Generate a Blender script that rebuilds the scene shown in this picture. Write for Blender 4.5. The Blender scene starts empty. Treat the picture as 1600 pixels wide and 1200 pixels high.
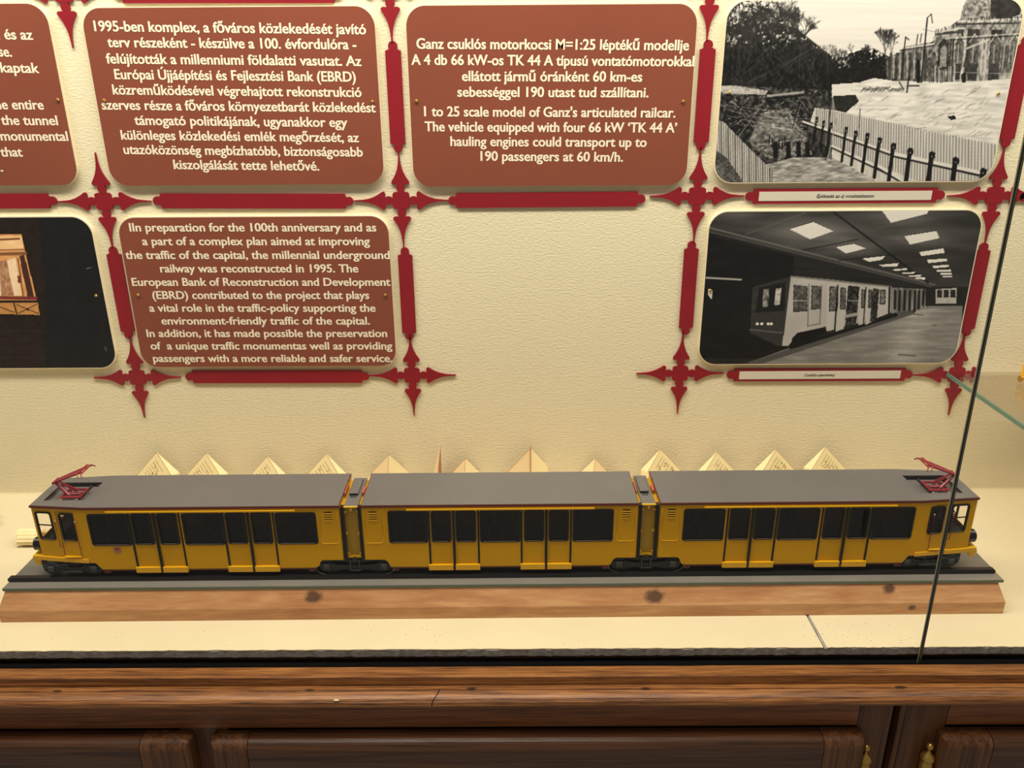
import bpy, bmesh, math, random
import numpy as np
from mathutils import Vector, Matrix
random.seed(7); rng = np.random.default_rng(7)
S = bpy.context.scene
C = S.collection
PI = math.pi

# ------------------------------------------------------------------ camera
F_PX = 1262.0
CAM = np.array([0.0, -1.1631, 0.6304])
PITCH, YAW, ROLL = math.radians(20.901), math.radians(-0.195), math.radians(-0.3958)
def cam_rows():
    cp, sp, cy, sy, cr, sr = math.cos(PITCH), math.sin(PITCH), math.cos(YAW), math.sin(YAW), math.cos(ROLL), math.sin(ROLL)
    f = np.array([sy*cp, cy*cp, -sp]); rt = np.array([cy, -sy, 0.0]); up = np.cross(rt, f)
    return np.array([cr*rt + sr*up, -sr*rt + cr*up, f])
RM = cam_rows()
cd = bpy.data.cameras.new('camera'); cam = bpy.data.objects.new('camera', cd); C.objects.link(cam)
cd.sensor_width = 36.0; cd.lens = F_PX/1600*36; cd.clip_start = 0.01; cd.clip_end = 50
M = Matrix.Identity(4)
for i in range(3):
    M[i][0], M[i][1], M[i][2], M[i][3] = RM[0][i], RM[1][i], -RM[2][i], CAM[i]
cam.matrix_world = M
S.camera = cam
# survey helper: a point measured on the photograph -> the place on the wall plane y = -t
def on_wall(px, py, t=0.0):
    d = RM.T @ np.array([(px-800)/F_PX, -(py-600)/F_PX, 1.0])
    k = (-t - CAM[1])/d[1]
    p = CAM + k*d
    return p[0], p[2]

# ------------------------------------------------------------------ light
w = bpy.data.worlds.new('room'); S.world = w; w.use_nodes = True
bg = w.node_tree.nodes['Background']; bg.inputs[0].default_value = (1.0, .93, .82, 1); bg.inputs[1].default_value = 0.20
def area(name, loc, rot, sx, sy, e, col):
    l = bpy.data.lights.new(name, 'AREA'); l.shape = 'RECTANGLE'; l.size = sx; l.size_y = sy; l.energy = e; l.color = col
    o = bpy.data.objects.new(name, l); C.objects.link(o); o.location = loc; o.rotation_euler = rot
    return o
# tube lamp under the top of the showcase, and the room's ceiling lamps
area('showcase_tube', (0, -.30, 1.22), (math.radians(10), 0, 0), 2.6, .08, 12.2, (1, .94, .82))
area('showcase_tube', (0, -.372, 1.22), (math.radians(18), 0, 0), 2.6, .035, 11.4, (1, .94, .82))
area('room_ceiling_lamp', (-.3, -.80, 2.1), (math.radians(8), 0, 0), 1.4, .4, 22, (1, .92, .78))
S.view_settings.view_transform = 'Standard'; S.view_settings.look = 'None'
S.view_settings.gamma = 1; S.view_settings.use_curve_mapping = False
S.view_settings.exposure = 0.0

# ------------------------------------------------------------------ materials
def srgb(r, g, b):
    return tuple(((c/255)/12.92 if c/255 <= .04045 else ((c/255+.055)/1.055)**2.4) for c in (r, g, b)) + (1,)
def mat(name, col, rough=.5, metal=0, spec=.5, bump=0, bscale=100, bdist=.001, bstretch=(1, 1, 1), coat=0, vary=0, vscale=20):
    m = bpy.data.materials.new(name); m.use_nodes = True
    nt = m.node_tree; b = nt.nodes['Principled BSDF']
    b.inputs['Base Color'].default_value = col; b.inputs['Roughness'].default_value = rough
    b.inputs['Metallic'].default_value = metal; b.inputs['Specular IOR Level'].default_value = spec
    b.inputs['Coat Weight'].default_value = coat; b.inputs['Coat Roughness'].default_value = .08
    tc = nt.nodes.new('ShaderNodeTexCoord')
    if bump:
        mp = nt.nodes.new('ShaderNodeMapping'); mp.inputs['Scale'].default_value = bstretch
        n = nt.nodes.new('ShaderNodeTexNoise'); n.inputs['Scale'].default_value = bscale; n.inputs['Detail'].default_value = 4
        bp = nt.nodes.new('ShaderNodeBump'); bp.inputs['Strength'].default_value = bump; bp.inputs['Distance'].default_value = bdist
        nt.links.new(tc.outputs['Object'], mp.inputs[0]); nt.links.new(mp.outputs[0], n.inputs['Vector'])
        nt.links.new(n.outputs[0], bp.inputs['Height']); nt.links.new(bp.outputs[0], b.inputs['Normal'])
    if vary:
        n = nt.nodes.new('ShaderNodeTexNoise'); n.inputs['Scale'].default_value = vscale; n.inputs['Detail'].default_value = 5
        r = nt.nodes.new('ShaderNodeMapRange'); r.inputs[1].default_value = .3; r.inputs[2].default_value = .7
        r.inputs[3].default_value = 1-vary; r.inputs[4].default_value = 1+vary
        mx = nt.nodes.new('ShaderNodeVectorMath'); mx.operation = 'SCALE'; mx.inputs[0].default_value = col[:3]
        nt.links.new(tc.outputs['Object'], n.inputs['Vector']); nt.links.new(n.outputs[0], r.inputs[0])
        nt.links.new(r.outputs[0], mx.inputs['Scale']); nt.links.new(mx.outputs[0], b.inputs['Base Color'])
    return m
def wood(name, dark, mid, light, scale=(3, 40, 40), rough=.4, coat=.0, bump=.3, knots=(), freq=1.0, lines=.35, kcol=None, kscale=(.75, .6, 1.05)):
    m = bpy.data.materials.new(name); m.use_nodes = True
    nt = m.node_tree; N = nt.nodes; L = nt.links; b = N['Principled BSDF']
    b.inputs['Roughness'].default_value = rough; b.inputs['Coat Weight'].default_value = coat; b.inputs['Coat Roughness'].default_value = .25
    tc = N.new('ShaderNodeTexCoord'); mp = N.new('ShaderNodeMapping'); mp.inputs['Scale'].default_value = scale
    L.new(tc.outputs['Object'], mp.inputs[0])
    n1 = N.new('ShaderNodeTexNoise'); n1.inputs['Scale'].default_value = 1.6*freq; n1.inputs['Detail'].default_value = 6; n1.inputs['Distortion'].default_value = 1.2
    n2 = N.new('ShaderNodeTexNoise'); n2.inputs['Scale'].default_value = 9*freq; n2.inputs['Detail'].default_value = 4; n2.inputs['Distortion'].default_value = .4
    L.new(mp.outputs[0], n1.inputs['Vector']); L.new(mp.outputs[0], n2.inputs['Vector'])
    mix = N.new('ShaderNodeMix'); mix.data_type = 'FLOAT'; mix.inputs[0].default_value = lines
    L.new(n1.outputs[0], mix.inputs[2]); L.new(n2.outputs[0], mix.inputs[3])
    cr = N.new('ShaderNodeValToRGB'); e = cr.color_ramp.elements
    e[0].position = .34; e[0].color = dark; e[1].position = .66; e[1].color = light
    k = e.new(.5); k.color = mid
    L.new(mix.outputs[0], cr.inputs[0])
    out = cr.outputs[0]
    for (kx, ky, kz, r) in knots:
        sub = N.new('ShaderNodeVectorMath'); sub.operation = 'SUBTRACT'; sub.inputs[1].default_value = (kx, ky, kz)
        L.new(tc.outputs['Object'], sub.inputs[0])
        mu = N.new('ShaderNodeVectorMath'); mu.operation = 'MULTIPLY'; mu.inputs[1].default_value = kscale
        L.new(sub.outputs[0], mu.inputs[0])
        ln = N.new('ShaderNodeVectorMath'); ln.operation = 'LENGTH'; L.new(mu.outputs[0], ln.inputs[0])
        nn = N.new('ShaderNodeTexNoise'); nn.inputs['Scale'].default_value = 120; L.new(tc.outputs['Object'], nn.inputs['Vector'])
        ad = N.new('ShaderNodeMath'); ad.operation = 'MULTIPLY_ADD'; ad.inputs[1].default_value = r*.9; L.new(nn.outputs[0], ad.inputs[0]); L.new(ln.outputs['Value'], ad.inputs[2])
        mr = N.new('ShaderNodeMapRange'); mr.inputs[1].default_value = r*1.1; mr.inputs[2].default_value = r*1.7; mr.inputs[3].default_value = .85; mr.inputs[4].default_value = 0
        L.new(ad.outputs[0], mr.inputs[0])
        mk = N.new('ShaderNodeMix'); mk.data_type = 'RGBA'; mk.inputs[7].default_value = kcol or srgb(70, 46, 34)
        L.new(mr.outputs[0], mk.inputs[0]); L.new(out, mk.inputs[6]); out = mk.outputs[2]
    L.new(out, b.inputs['Base Color'])
    bp = N.new('ShaderNodeBump'); bp.inputs['Strength'].default_value = bump; bp.inputs['Distance'].default_value = .0008
    L.new(n2.outputs[0], bp.inputs['Height']); L.new(bp.outputs[0], b.inputs['Normal'])
    return m
def thin_glass(name, tint=(1, 1, 1, 1), refl=.05, rough=.02):
    m = bpy.data.materials.new(name); m.use_nodes = True
    nt = m.node_tree; N = nt.nodes; L = nt.links; N.remove(N['Principled BSDF'])
    tr = N.new('ShaderNodeBsdfTransparent'); tr.inputs[0].default_value = tint
    gl = N.new('ShaderNodeBsdfGlossy'); gl.inputs['Roughness'].default_value = rough
    lw = N.new('ShaderNodeLayerWeight'); lw.inputs[0].default_value = .5
    fr = N.new('ShaderNodeMath'); fr.operation = 'POWER'; fr.inputs[1].default_value = 5; L.new(lw.outputs['Facing'], fr.inputs[0])
    mu = N.new('ShaderNodeMath'); mu.operation = 'MULTIPLY_ADD'; mu.inputs[1].default_value = .9; mu.inputs[2].default_value = refl
    mx = N.new('ShaderNodeMixShader')
    L.new(fr.outputs[0], mu.inputs[0]); L.new(mu.outputs[0], mx.inputs[0]); L.new(tr.outputs[0], mx.inputs[1]); L.new(gl.outputs[0], mx.inputs[2])
    L.new(mx.outputs[0], N['Material Output'].inputs[0])
    return m
def print_mat(name, rough=.35):
    m = bpy.data.materials.new(name); m.use_nodes = True
    nt = m.node_tree; b = nt.nodes['Principled BSDF']; b.inputs['Roughness'].default_value = rough; b.inputs['Specular IOR Level'].default_value = .3
    a = nt.nodes.new('ShaderNodeVertexColor'); a.layer_name = 'print'
    nt.links.new(a.outputs[0], b.inputs['Base Color'])
    return m
MT = {
 'wall': mat('cream_plaster', srgb(224, 213, 178),   .75, bump=.68, bscale=215, bdist=.0011, bstretch=(.9, 1, 1.7), vary=.02, vscale=3),
 'shelf': mat('cream_paint', srgb(212, 198, 162), .55, bump=.12, bscale=30, bdist=.001, vary=.03, vscale=9),
 'grey_edge': mat('grey_edge_paint', srgb(160, 158, 154), .8, bump=.9, bscale=260, bdist=.0015, vary=.25, vscale=160),
 'black': mat('black_channel', srgb(8, 7, 7), .9, spec=.1),
 'brown': mat('brown_film', srgb(130, 69, 50), .28, spec=.5, vary=.05, vscale=6),
 'board': mat('cream_board', srgb(232, 218, 184), .5),
 'letter': mat('cream_letters', srgb(236, 222, 194), .5),
 'red': mat('red_board', srgb(134, 14, 28), .4, vary=.08, vscale=12),
 'brass': mat('brass', srgb(206, 168, 84), .32, metal=.85),
 'label': mat('label_paper', srgb(206, 198, 178), .5),
 'ink': mat('black_ink', srgb(30, 28, 26), .6),
 'yellow': mat('yellow_paint', srgb(218, 162, 0), .34, spec=.25, coat=0, vary=.03, vscale=14),
 'yellow2': mat('yellow_trim_paint', srgb(238, 180, 10), .3, coat=.3),
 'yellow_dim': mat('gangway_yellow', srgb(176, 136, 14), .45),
 'roof': mat('roof_grey', srgb(96, 92, 88), .42, vary=.05, vscale=14, bump=.05, bscale=300, bdist=.0004),
 'trim': mat('maroon_trim', srgb(96, 34, 24), .4),
 'orange': mat('orange_bracket', srgb(170, 78, 44), .45),
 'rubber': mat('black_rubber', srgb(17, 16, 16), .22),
 'dark': mat('dark_metal', srgb(34, 36, 36), .45, metal=.2),
 'dark2': mat('worn_dark_metal', srgb(66, 68, 66), .4, metal=.4),
 'steel': mat('wheel_steel', srgb(120, 118, 112), .3, metal=.8),
 'interior': mat('dark_interior', srgb(38, 34, 31), .7),
 'seat': mat('seat_brown', srgb(70, 46, 34), .7),
 'panto': mat('pantograph_red', srgb(136, 38, 46), .35),
 'insul': mat('pale_insulator', srgb(210, 180, 160), .35),
 'louvre': mat('louvre_shadow_slot', srgb(64, 34, 8), .6),
 'sill_highlight': mat('grey_window_highlight', srgb(128, 122, 112), .3),  # grey stands in for the highlight along each window's lower edge
 'chrome': mat('chrome', srgb(190, 186, 180), .2, metal=1),
 'crest': mat('crest_paint', srgb(170, 120, 90), .4, vary=.3, vscale=600),
 'base': wood('pine_base', srgb(178, 120, 76), srgb(202, 146, 98), srgb(222, 172, 122), (3.2, 22, 22), .5, bump=.15, lines=.35,
              knots=((-.250, -.019, .030, .008), (.172, -.018, .027, .009), (.4628, -.019, .033, .006), (.492, -.024, .010, .004))),
 'plate': mat('glass_over_grey_card', srgb(118, 112, 104), .06, spec=.8, vary=.06, vscale=20),
 'plate_edge': mat('green_glass_edge', srgb(66, 84, 68), .15, spec=.8),
 'rail': mat('black_rail', srgb(22, 21, 22), .35),
 'oak_h': wood('oak_moulding', srgb(70, 38, 18), srgb(150, 94, 46), srgb(196, 134, 72), (2.2, 70, 70), .38, coat=.25, bump=.7, freq=1.4, lines=.5, kcol=srgb(22, 14, 10), kscale=(.45, 1, 1.8),
              knots=((-.527, -.4240, -.0262, .0026), (-.237, -.4240, -.0262, .0026), (-.052, -.4225, -.0262, .0026), (.148, -.4240, -.0262, .0026), (.440, -.4240, -.0262, .003))),
 'oak_f': wood('oak_frieze', srgb(76, 40, 18), srgb(136, 80, 40), srgb(166, 106, 58), (1.6, 70, 70), .45, coat=.15, bump=.5, freq=1.2, lines=.5),
 'oak_d': wood('oak_door', srgb(48, 26, 14), srgb(86, 52, 30), srgb(110, 70, 42), (1.6, 60, 60), .40, coat=.18, bump=.45, freq=1.0, lines=.4),
 'oak_v': wood('oak_upright', srgb(58, 32, 16), srgb(104, 64, 34), srgb(130, 84, 48), (60, 60, 1.6), .5, coat=.05, bump=.45, freq=1.0, lines=.4),
 'paper': mat('cream_paper', srgb(238, 222, 170), .6),
 'paper2': mat('cream_paper_margin', srgb(246, 230, 176), .6),
 'paper_edge': mat('brown_paper_edge', srgb(176, 120, 80), .7),
 'paper_ink': mat('drawing_ink', srgb(120, 92, 50), .6),
 'pane': thin_glass('clear_pane', (.985, .99, .985, 1), .03),
 'car_pane': thin_glass('smoked_pane', (.46, .44, .42, 1), .05),
 'cab_pane': thin_glass('cab_pane', (.9, .88, .85, 1), .04),
 'pane_edge': mat('glass_pane_edge', srgb(30, 42, 35), .3, spec=.4),
 'pane_highlight': mat('bright_pane_highlight', srgb(176, 170, 146), .25, metal=.5),  # bright lines of the glass joint, highlight put into the colour
 'shelf_glass': thin_glass('shelf_glass', (.93, .9, .87, 1), .06),
 'shelf_glass_edge': mat('teal_glass_edge', srgb(96, 128, 112), .2),
 'photo': print_mat('photo_print'),
}

# ------------------------------------------------------------------ mesh helpers
class MB:
    def __init__(s): s.v = []; s.f = []
    def add(s, vs, fs):
        n = len(s.v); s.v += [tuple(map(float, p)) for p in vs]; s.f += [tuple(i+n for i in f) for f in fs]; return s
    def box(s, x0, x1, y0, y1, z0, z1):
        return s.add([(x0,y0,z0),(x1,y0,z0),(x1,y1,z0),(x0,y1,z0),(x0,y0,z1),(x1,y0,z1),(x1,y1,z1),(x0,y1,z1)],
                     [(0,3,2,1),(4,5,6,7),(0,1,5,4),(1,2,6,5),(2,3,7,6),(3,0,4,7)])
    def prism(s, pts, y0, y1):
        """outline in x,z (counter-clockwise seen from the front) pushed from y0 (front) to y1 (back)"""
        n = len(pts)
        vs = [(x, y0, z) for x, z in pts] + [(x, y1, z) for x, z in pts]
        fs = [tuple(range(n)), tuple(reversed(range(n, 2*n)))]
        fs += [(i, i+n, (i+1) % n + n, (i+1) % n) for i in range(n)]
        return s.add(vs, fs)
    def slab(s, pts, z0, z1):
        """outline in x,y (counter-clockwise from above) pushed from z0 to z1"""
        n = len(pts)
        vs = [(x, y, z1) for x, y in pts] + [(x, y, z0) for x, y in pts]
        fs = [tuple(range(n)), tuple(reversed(range(n, 2*n)))]
        fs += [(i, i+n, (i+1) % n + n, (i+1) % n) for i in range(n)]
        return s.add(vs, fs)
    def quadcol(s, x0, x1, Y, t, zb0, zb1, zt):
        """upright wall piece from x0 to x1 whose face follows Y(x); t = thickness inward"""
        y0, y1 = Y(x0), Y(x1)
        return s.add([(x0,y0,zb0),(x1,y1,zb1),(x1,y1+t,zb1),(x0,y0+t,zb0),(x0,y0,zt),(x1,y1,zt),(x1,y1+t,zt),(x0,y0+t,zt)],
                     [(0,3,2,1),(4,5,6,7),(0,1,5,4),(1,2,6,5),(2,3,7,6),(3,0,4,7)])
    def tube(s, path, r, n=8, closed=False):
        P = [Vector(p) for p in path]; m = len(P); rs = r if isinstance(r, (list, tuple)) else [r]*m
        base = len(s.v)
        for i, p in enumerate(P):
            a = P[(i-1) % m] if (closed or i > 0) else p; b = P[(i+1) % m] if (closed or i < m-1) else p
            d = (b-a).normalized(); u = d.cross(Vector((0, 0, 1)))
            if u.length < 1e-3: u = d.cross(Vector((0, 1, 0)))
            u.normalize(); v = d.cross(u)
            for k in range(n):
                q = p + rs[i]*(math.cos(2*PI*k/n)*u + math.sin(2*PI*k/n)*v); s.v.append(tuple(q))
        for i in range(m if closed else m-1):
            for k in range(n):
                a = base + i*n + k; b = base + i*n + (k+1) % n; c = base + ((i+1) % m)*n + (k+1) % n; d = base + ((i+1) % m)*n + k
                s.f.append((a, b, c, d))
        if not closed:
            s.f.append(tuple(base+k for k in reversed(range(n)))); s.f.append(tuple(base+(m-1)*n+k for k in range(n)))
        return s
    def lathe(s, prof, c, axis='z', n=16):
        """prof: list of (radius, height along axis)"""
        base = len(s.v)
        for r, h in prof:
            for k in range(n):
                a = 2*PI*k/n; u, v = r*math.cos(a), r*math.sin(a)
                s.v.append({'z': (c[0]+u, c[1]+v, c[2]+h), 'y': (c[0]+u, c[1]+h, c[2]+v), 'x': (c[0]+h, c[1]+u, c[2]+v)}[axis])
        for i in range(len(prof)-1):
            for k in range(n):
                s.f.append((base+i*n+k, base+i*n+(k+1) % n, base+(i+1)*n+(k+1) % n, base+(i+1)*n+k))
        s.f.append(tuple(base+k for k in reversed(range(n)))); s.f.append(tuple(base+(len(prof)-1)*n+k for k in range(n)))
        return s
    def build(s, name, m, parent=None, bev=0, smooth=False, seg=2):
        me = bpy.data.meshes.new(name); me.from_pydata(s.v, [], s.f); me.update()
        bm = bmesh.new(); bm.from_mesh(me); bmesh.ops.recalc_face_normals(bm, faces=bm.faces)
        if bev: bmesh.ops.bevel(bm, geom=bm.edges, offset=bev, segments=seg, profile=.5, affect='EDGES', clamp_overlap=True)
        bm.to_mesh(me); bm.free()
        if smooth:
            for p in me.polygons: p.use_smooth = True
        me.materials.append(MT[m]); o = bpy.data.objects.new(name, me); C.objects.link(o)
        if parent: o.parent = parent
        return o
def tag(o, label=None, cat=None, group=None, kind=None):
    if label: o['label'] = label
    if cat: o['category'] = cat
    if group: o['group'] = group
    if kind: o['kind'] = kind
    return o
def empty(name, loc=(0, 0, 0), rz=0, label=None, cat=None, group=None):
    o = bpy.data.objects.new(name, None); C.objects.link(o); o.location = loc; o.rotation_euler = (0, 0, rz)
    o.empty_display_size = .02
    return tag(o, label, cat, group)
def dup(o, parent=None, dx=0, dy=0, dz=0):
    c = o.copy(); C.objects.link(c)
    if parent: c.parent = parent
    c.location = (o.location[0]+dx, o.location[1]+dy, o.location[2]+dz)
    return c
def rrect(x0, x1, z0, z1, r, n=8):
    """rounded rectangle, counter-clockwise"""
    pts = []
    for cx, cz, a0 in ((x1-r, z0+r, -90), (x1-r, z1-r, 0), (x0+r, z1-r, 90), (x0+r, z0+r, 180)):
        for k in range(n+1):
            a = math.radians(a0+90*k/n); pts.append((cx+r*math.cos(a), cz+r*math.sin(a)))
    return pts

# ------------------------------------------------------------------ structure
wb = MB().box(-1.5, 1.5, 0, .05, -.05, 1.35).build('wall_back', 'wall'); tag(wb, kind='structure')
wj = MB().box(-1.4, .5655, -.0016, .0004, 0, .0012).box(.567, 1.4, -.0012, .0004, 0, .0010).build('trim_1', 'board'); tag(wj, kind='structure')

# ------------------------------------------------------------------ oak cabinet with the showcase shelf
cab = empty('oak_cabinet', (0, -.42, -.2), 0, 'dark oak base cabinet with moulded edge and panelled doors under the cream shelf', 'cabinet')
def cabpart(mb, name, m, **k):
    o = mb.build(name, m, None, **k); o.parent = cab; o.matrix_parent_inverse = Matrix.Translation((0, .42, .2)); return o
def cut_edge(x0, x1, y, z, n):
    return [(x0+(x1-x0)*i/n, y+random.uniform(-.0006, .0006)) for i in range(n+1)]
SEAM = .362
for x0, x1 in ((-1.4, SEAM-.0005), (SEAM+.0005, 1.4)):
    pts = cut_edge(x0, x1, -.3862, 0, 240) + [(x1, 0), (x0, 0)]
    if x0 > 0: pts[0] = (x0+.003, -.3862)
    cabpart(MB().slab(pts, -.0012, 0), 'shelf_board', 'shelf')
cabpart(MB().slab(cut_edge(-1.4, 1.4, -.3860, 0, 500) + [(1.4, -.002), (-1.4, -.002)], -.0105, -.0016), 'shelf_core', 'grey_edge')
cabpart(MB().box(-1.4, 1.4, -.3990, -.05, -.045, -.0180).box(-1.4, 1.4, -.3835, -.05, -.018, -.0108), 'glazing_channel', 'black')
def sweep(prof, x0, x1, name, m, smooth=False):
    """profile in (y,z) going round, swept along x"""
    n = len(prof); K = 60
    b = MB(); vs = []; fs = []
    for i in range(K+1):
        x = x0+(x1-x0)*i/K
        vs += [(x, y, z) for y, z in prof]
    for i in range(K):
        for j in range(n):
            fs.append((i*n+j, i*n+(j+1) % n, (i+1)*n+(j+1) % n, (i+1)*n+j))
    fs += [tuple(range(n)), tuple(reversed(range(K*n, K*n+n)))]
    b.add(vs, fs)
    return cabpart(b, name, m, smooth=smooth)
sweep([(-.3996, -.0142), (-.4160, -.0140), (-.4168, -.0148), (-.4168, -.0252), (-.3996, -.0252)], -1.4, 1.4, 'top_moulding', 'oak_h')
nose = [(-.4155, -.0262), (-.4225, -.0262), (-.4230, -.0280), (-.4262, -.0284)]
for k in range(9):
    a = math.radians(95-155*k/8); nose.append((-.4305-.0075*math.cos(math.radians(90)-a)*1.0+.0, -.0366+.0082*math.sin(a)))
nose = [(-.4155, -.0262), (-.4235, -.0262), (-.4240, -.0276), (-.4300, -.0283), (-.4342, -.0298), (-.4372, -.0328), (-.4382, -.0365), (-.4368, -.0400), (-.4335, -.0425), (-.4290, -.0436), (-.4270, -.0450), (-.4155, -.0450)]
sweep(nose, -1.4, 1.4, 'nosing_moulding', 'oak_h')
YF = -.4205
cabpart(MB().box(-1.4, .3990, YF, -.40, -.0843, -.0452), 'frieze_rail', 'oak_f', bev=.0006)
cabpart(MB().box(.5030, 1.4, YF, -.40, -.0843, -.0452), 'frieze_rail', 'oak_f', bev=.0006)
cabpart(MB().box(.4000, .4388, YF+.001, -.40, -.60, -.0452), 'corner_post', 'oak_v', bev=.0008)
cabpart(MB().box(.4530, .5020, YF-.001, -.40, -.60, -.0475), 'corner_post', 'oak_v', bev=.0008)
cabpart(MB().box(.4455, .4522, YF-.002, -.40, -.60, -.0475), 'post_bead', 'oak_v', bev=.0012)
cabpart(MB().box(.4380, .4460, YF+.012, -.40, -.60, -.0452), 'post_groove', 'black')
cabpart(MB().box(-1.4, .3990, YF+.006, -.40, -.60, -.0843), 'carcass_shadow', 'black')  # black backing stands in for the shadow around the doors
cabpart(MB().box(.5030, 1.4, YF+.006, -.40, -.60, -.0843), 'carcass_shadow', 'black')
cabpart(MB().box(-.3960, -.3400, YF+.001, -.40, -.60, -.0846), 'middle_post', 'oak_v')
cabpart(MB().prism([(-.2072, -.0300), (-.2040, -.0306), (-.2012, -.0300), (-.2020, -.0292), (-.2062, -.0290)], -.4372, -.4350), 'paint_chip', 'paper')
cabpart(MB().tube([(-.0880, -.4240, -.0258), (-.0905, -.4300, -.0279), (-.0935, -.4345, -.0296), (-.0955, -.4378, -.0330), (-.0960, -.4386, -.0365)], .00045, 5), 'wood_crack', 'black')
# overlay doors with rounded top edge: rails and stiles with visible joints
def door(xa, xb, stile_l, stile_r):
    d = None
    def piece(x0, x1, z0, z1, name, m, bl, br):
        K = 8; prof = [(-.4210, z1)]
        for k in range(K+1):
            a = math.radians(90*k/K); prof.append((-.4330-.0105*math.sin(a)*1.0+.0105*0, z1-.0125*(1-math.cos(a))))
        prof += [(-.4435, z0), (-.4210, z0)]
        n = len(prof); b = MB(); vs = []; fs = []
        # outer ends are rounded over as well
        secs = []
        R = .011
        if bl: secs += [(x0+R*(1-math.cos(math.radians(t))), R*(1-math.sin(math.radians(t)))) for t in (0, 22, 45, 68, 90)]
        else: secs += [(x0, 0)]
        if br: secs += [(x1-R*(1-math.cos(math.radians(t))), R*(1-math.sin(math.radians(t)))) for t in (90, 68, 45, 22, 0)]
        else: secs += [(x1, 0)]
        for x, inn in secs:
            for y, z in prof:
                vs.append((x, max(y, y if y > -.43 else -.4435+inn) if y < -.43 else y, min(z, z1-inn*.35)))
        for i in range(len(secs)-1):
            for j in range(n):
                fs.append((i*n+j, i*n+(j+1) % n, (i+1)*n+(j+1) % n, (i+1)*n+j))
        fs += [tuple(range(n)), tuple(reversed(range((len(secs)-1)*n, len(secs)*n)))]
        b.add(vs, fs); return b
    zt = -.0865
    a = xa+stile_l if stile_l else xa; c = xb-stile_r if stile_r else xb
    root = cabpart(piece(a+.0005, c-.0005, -.30, zt, 'door', 'oak_d', False, False), 'door', 'oak_d')
    if stile_l: q = cabpart(piece(xa, a-.0004, -.30, zt-.0004, 's', 'oak_v', True, False), 'stile', 'oak_v')
    if stile_l: q.parent = root; q.matrix_parent_inverse = Matrix.Identity(4)
    if stile_r: q = cabpart(piece(c+.0004, xb, -.30, zt+.0003, 's', 'oak_v', False, True), 'stile', 'oak_v'); q.parent = root; q.matrix_parent_inverse = Matrix.Identity(4)
    return root
door(-1.35, -.3790, 0, .0570)
door(-.3560, .4045, .0445, .0500)
door(.4930, 1.35, .0560, 0)
# brass finials of the door hinges
for x, z in ((.4105, -.1085), (.4845, -.1070)):
    h = cabpart(MB().lathe([(.0008, .0044), (.0030, .0032), (.0043, 0), (.0034, -.0028), (.0018, -.0045), (.0018, -.0068), (.0030, -.0090), (.0060, -.0120), (.0080, -.0150), (.0082, -.0185), (.0064, -.020), (.0072, -.022), (.0072, -.08)][::-1], (x, -.430, z), n=20), 'hinge', 'brass', smooth=True)

cabpart(MB().box(SEAM-.0006, SEAM+.0006, -.3866, 0, -.0016, -.0004), 'seam_shadow', 'black')  # black strip standing in for the shadow down the seam
crumb = MB()
for k in range(150):
    x = random.gauss(.43, .06) if k < 110 else random.uniform(-.6, .6); y = random.uniform(-.383, -.335); q = random.uniform(.0003, .0008)
    if x > .4 and k % 3: q *= .6
    crumb.add([(x-q, y-q*.6, 0), (x+q, y-q*.5, 0), (x+q*.6, y+q*.7, 0), (x-q*.7, y+q*.5, 0), (x, y, q*.7)], [(0, 1, 4), (1, 2, 4), (2, 3, 4), (3, 0, 4), (3, 2, 1, 0)])
tag(crumb.build('shelf_crumbs', 'paper_edge'), 'tiny brown crumbs and specks scattered on the cream shelf near the seam', 'crumbs', kind='stuff')

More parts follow.
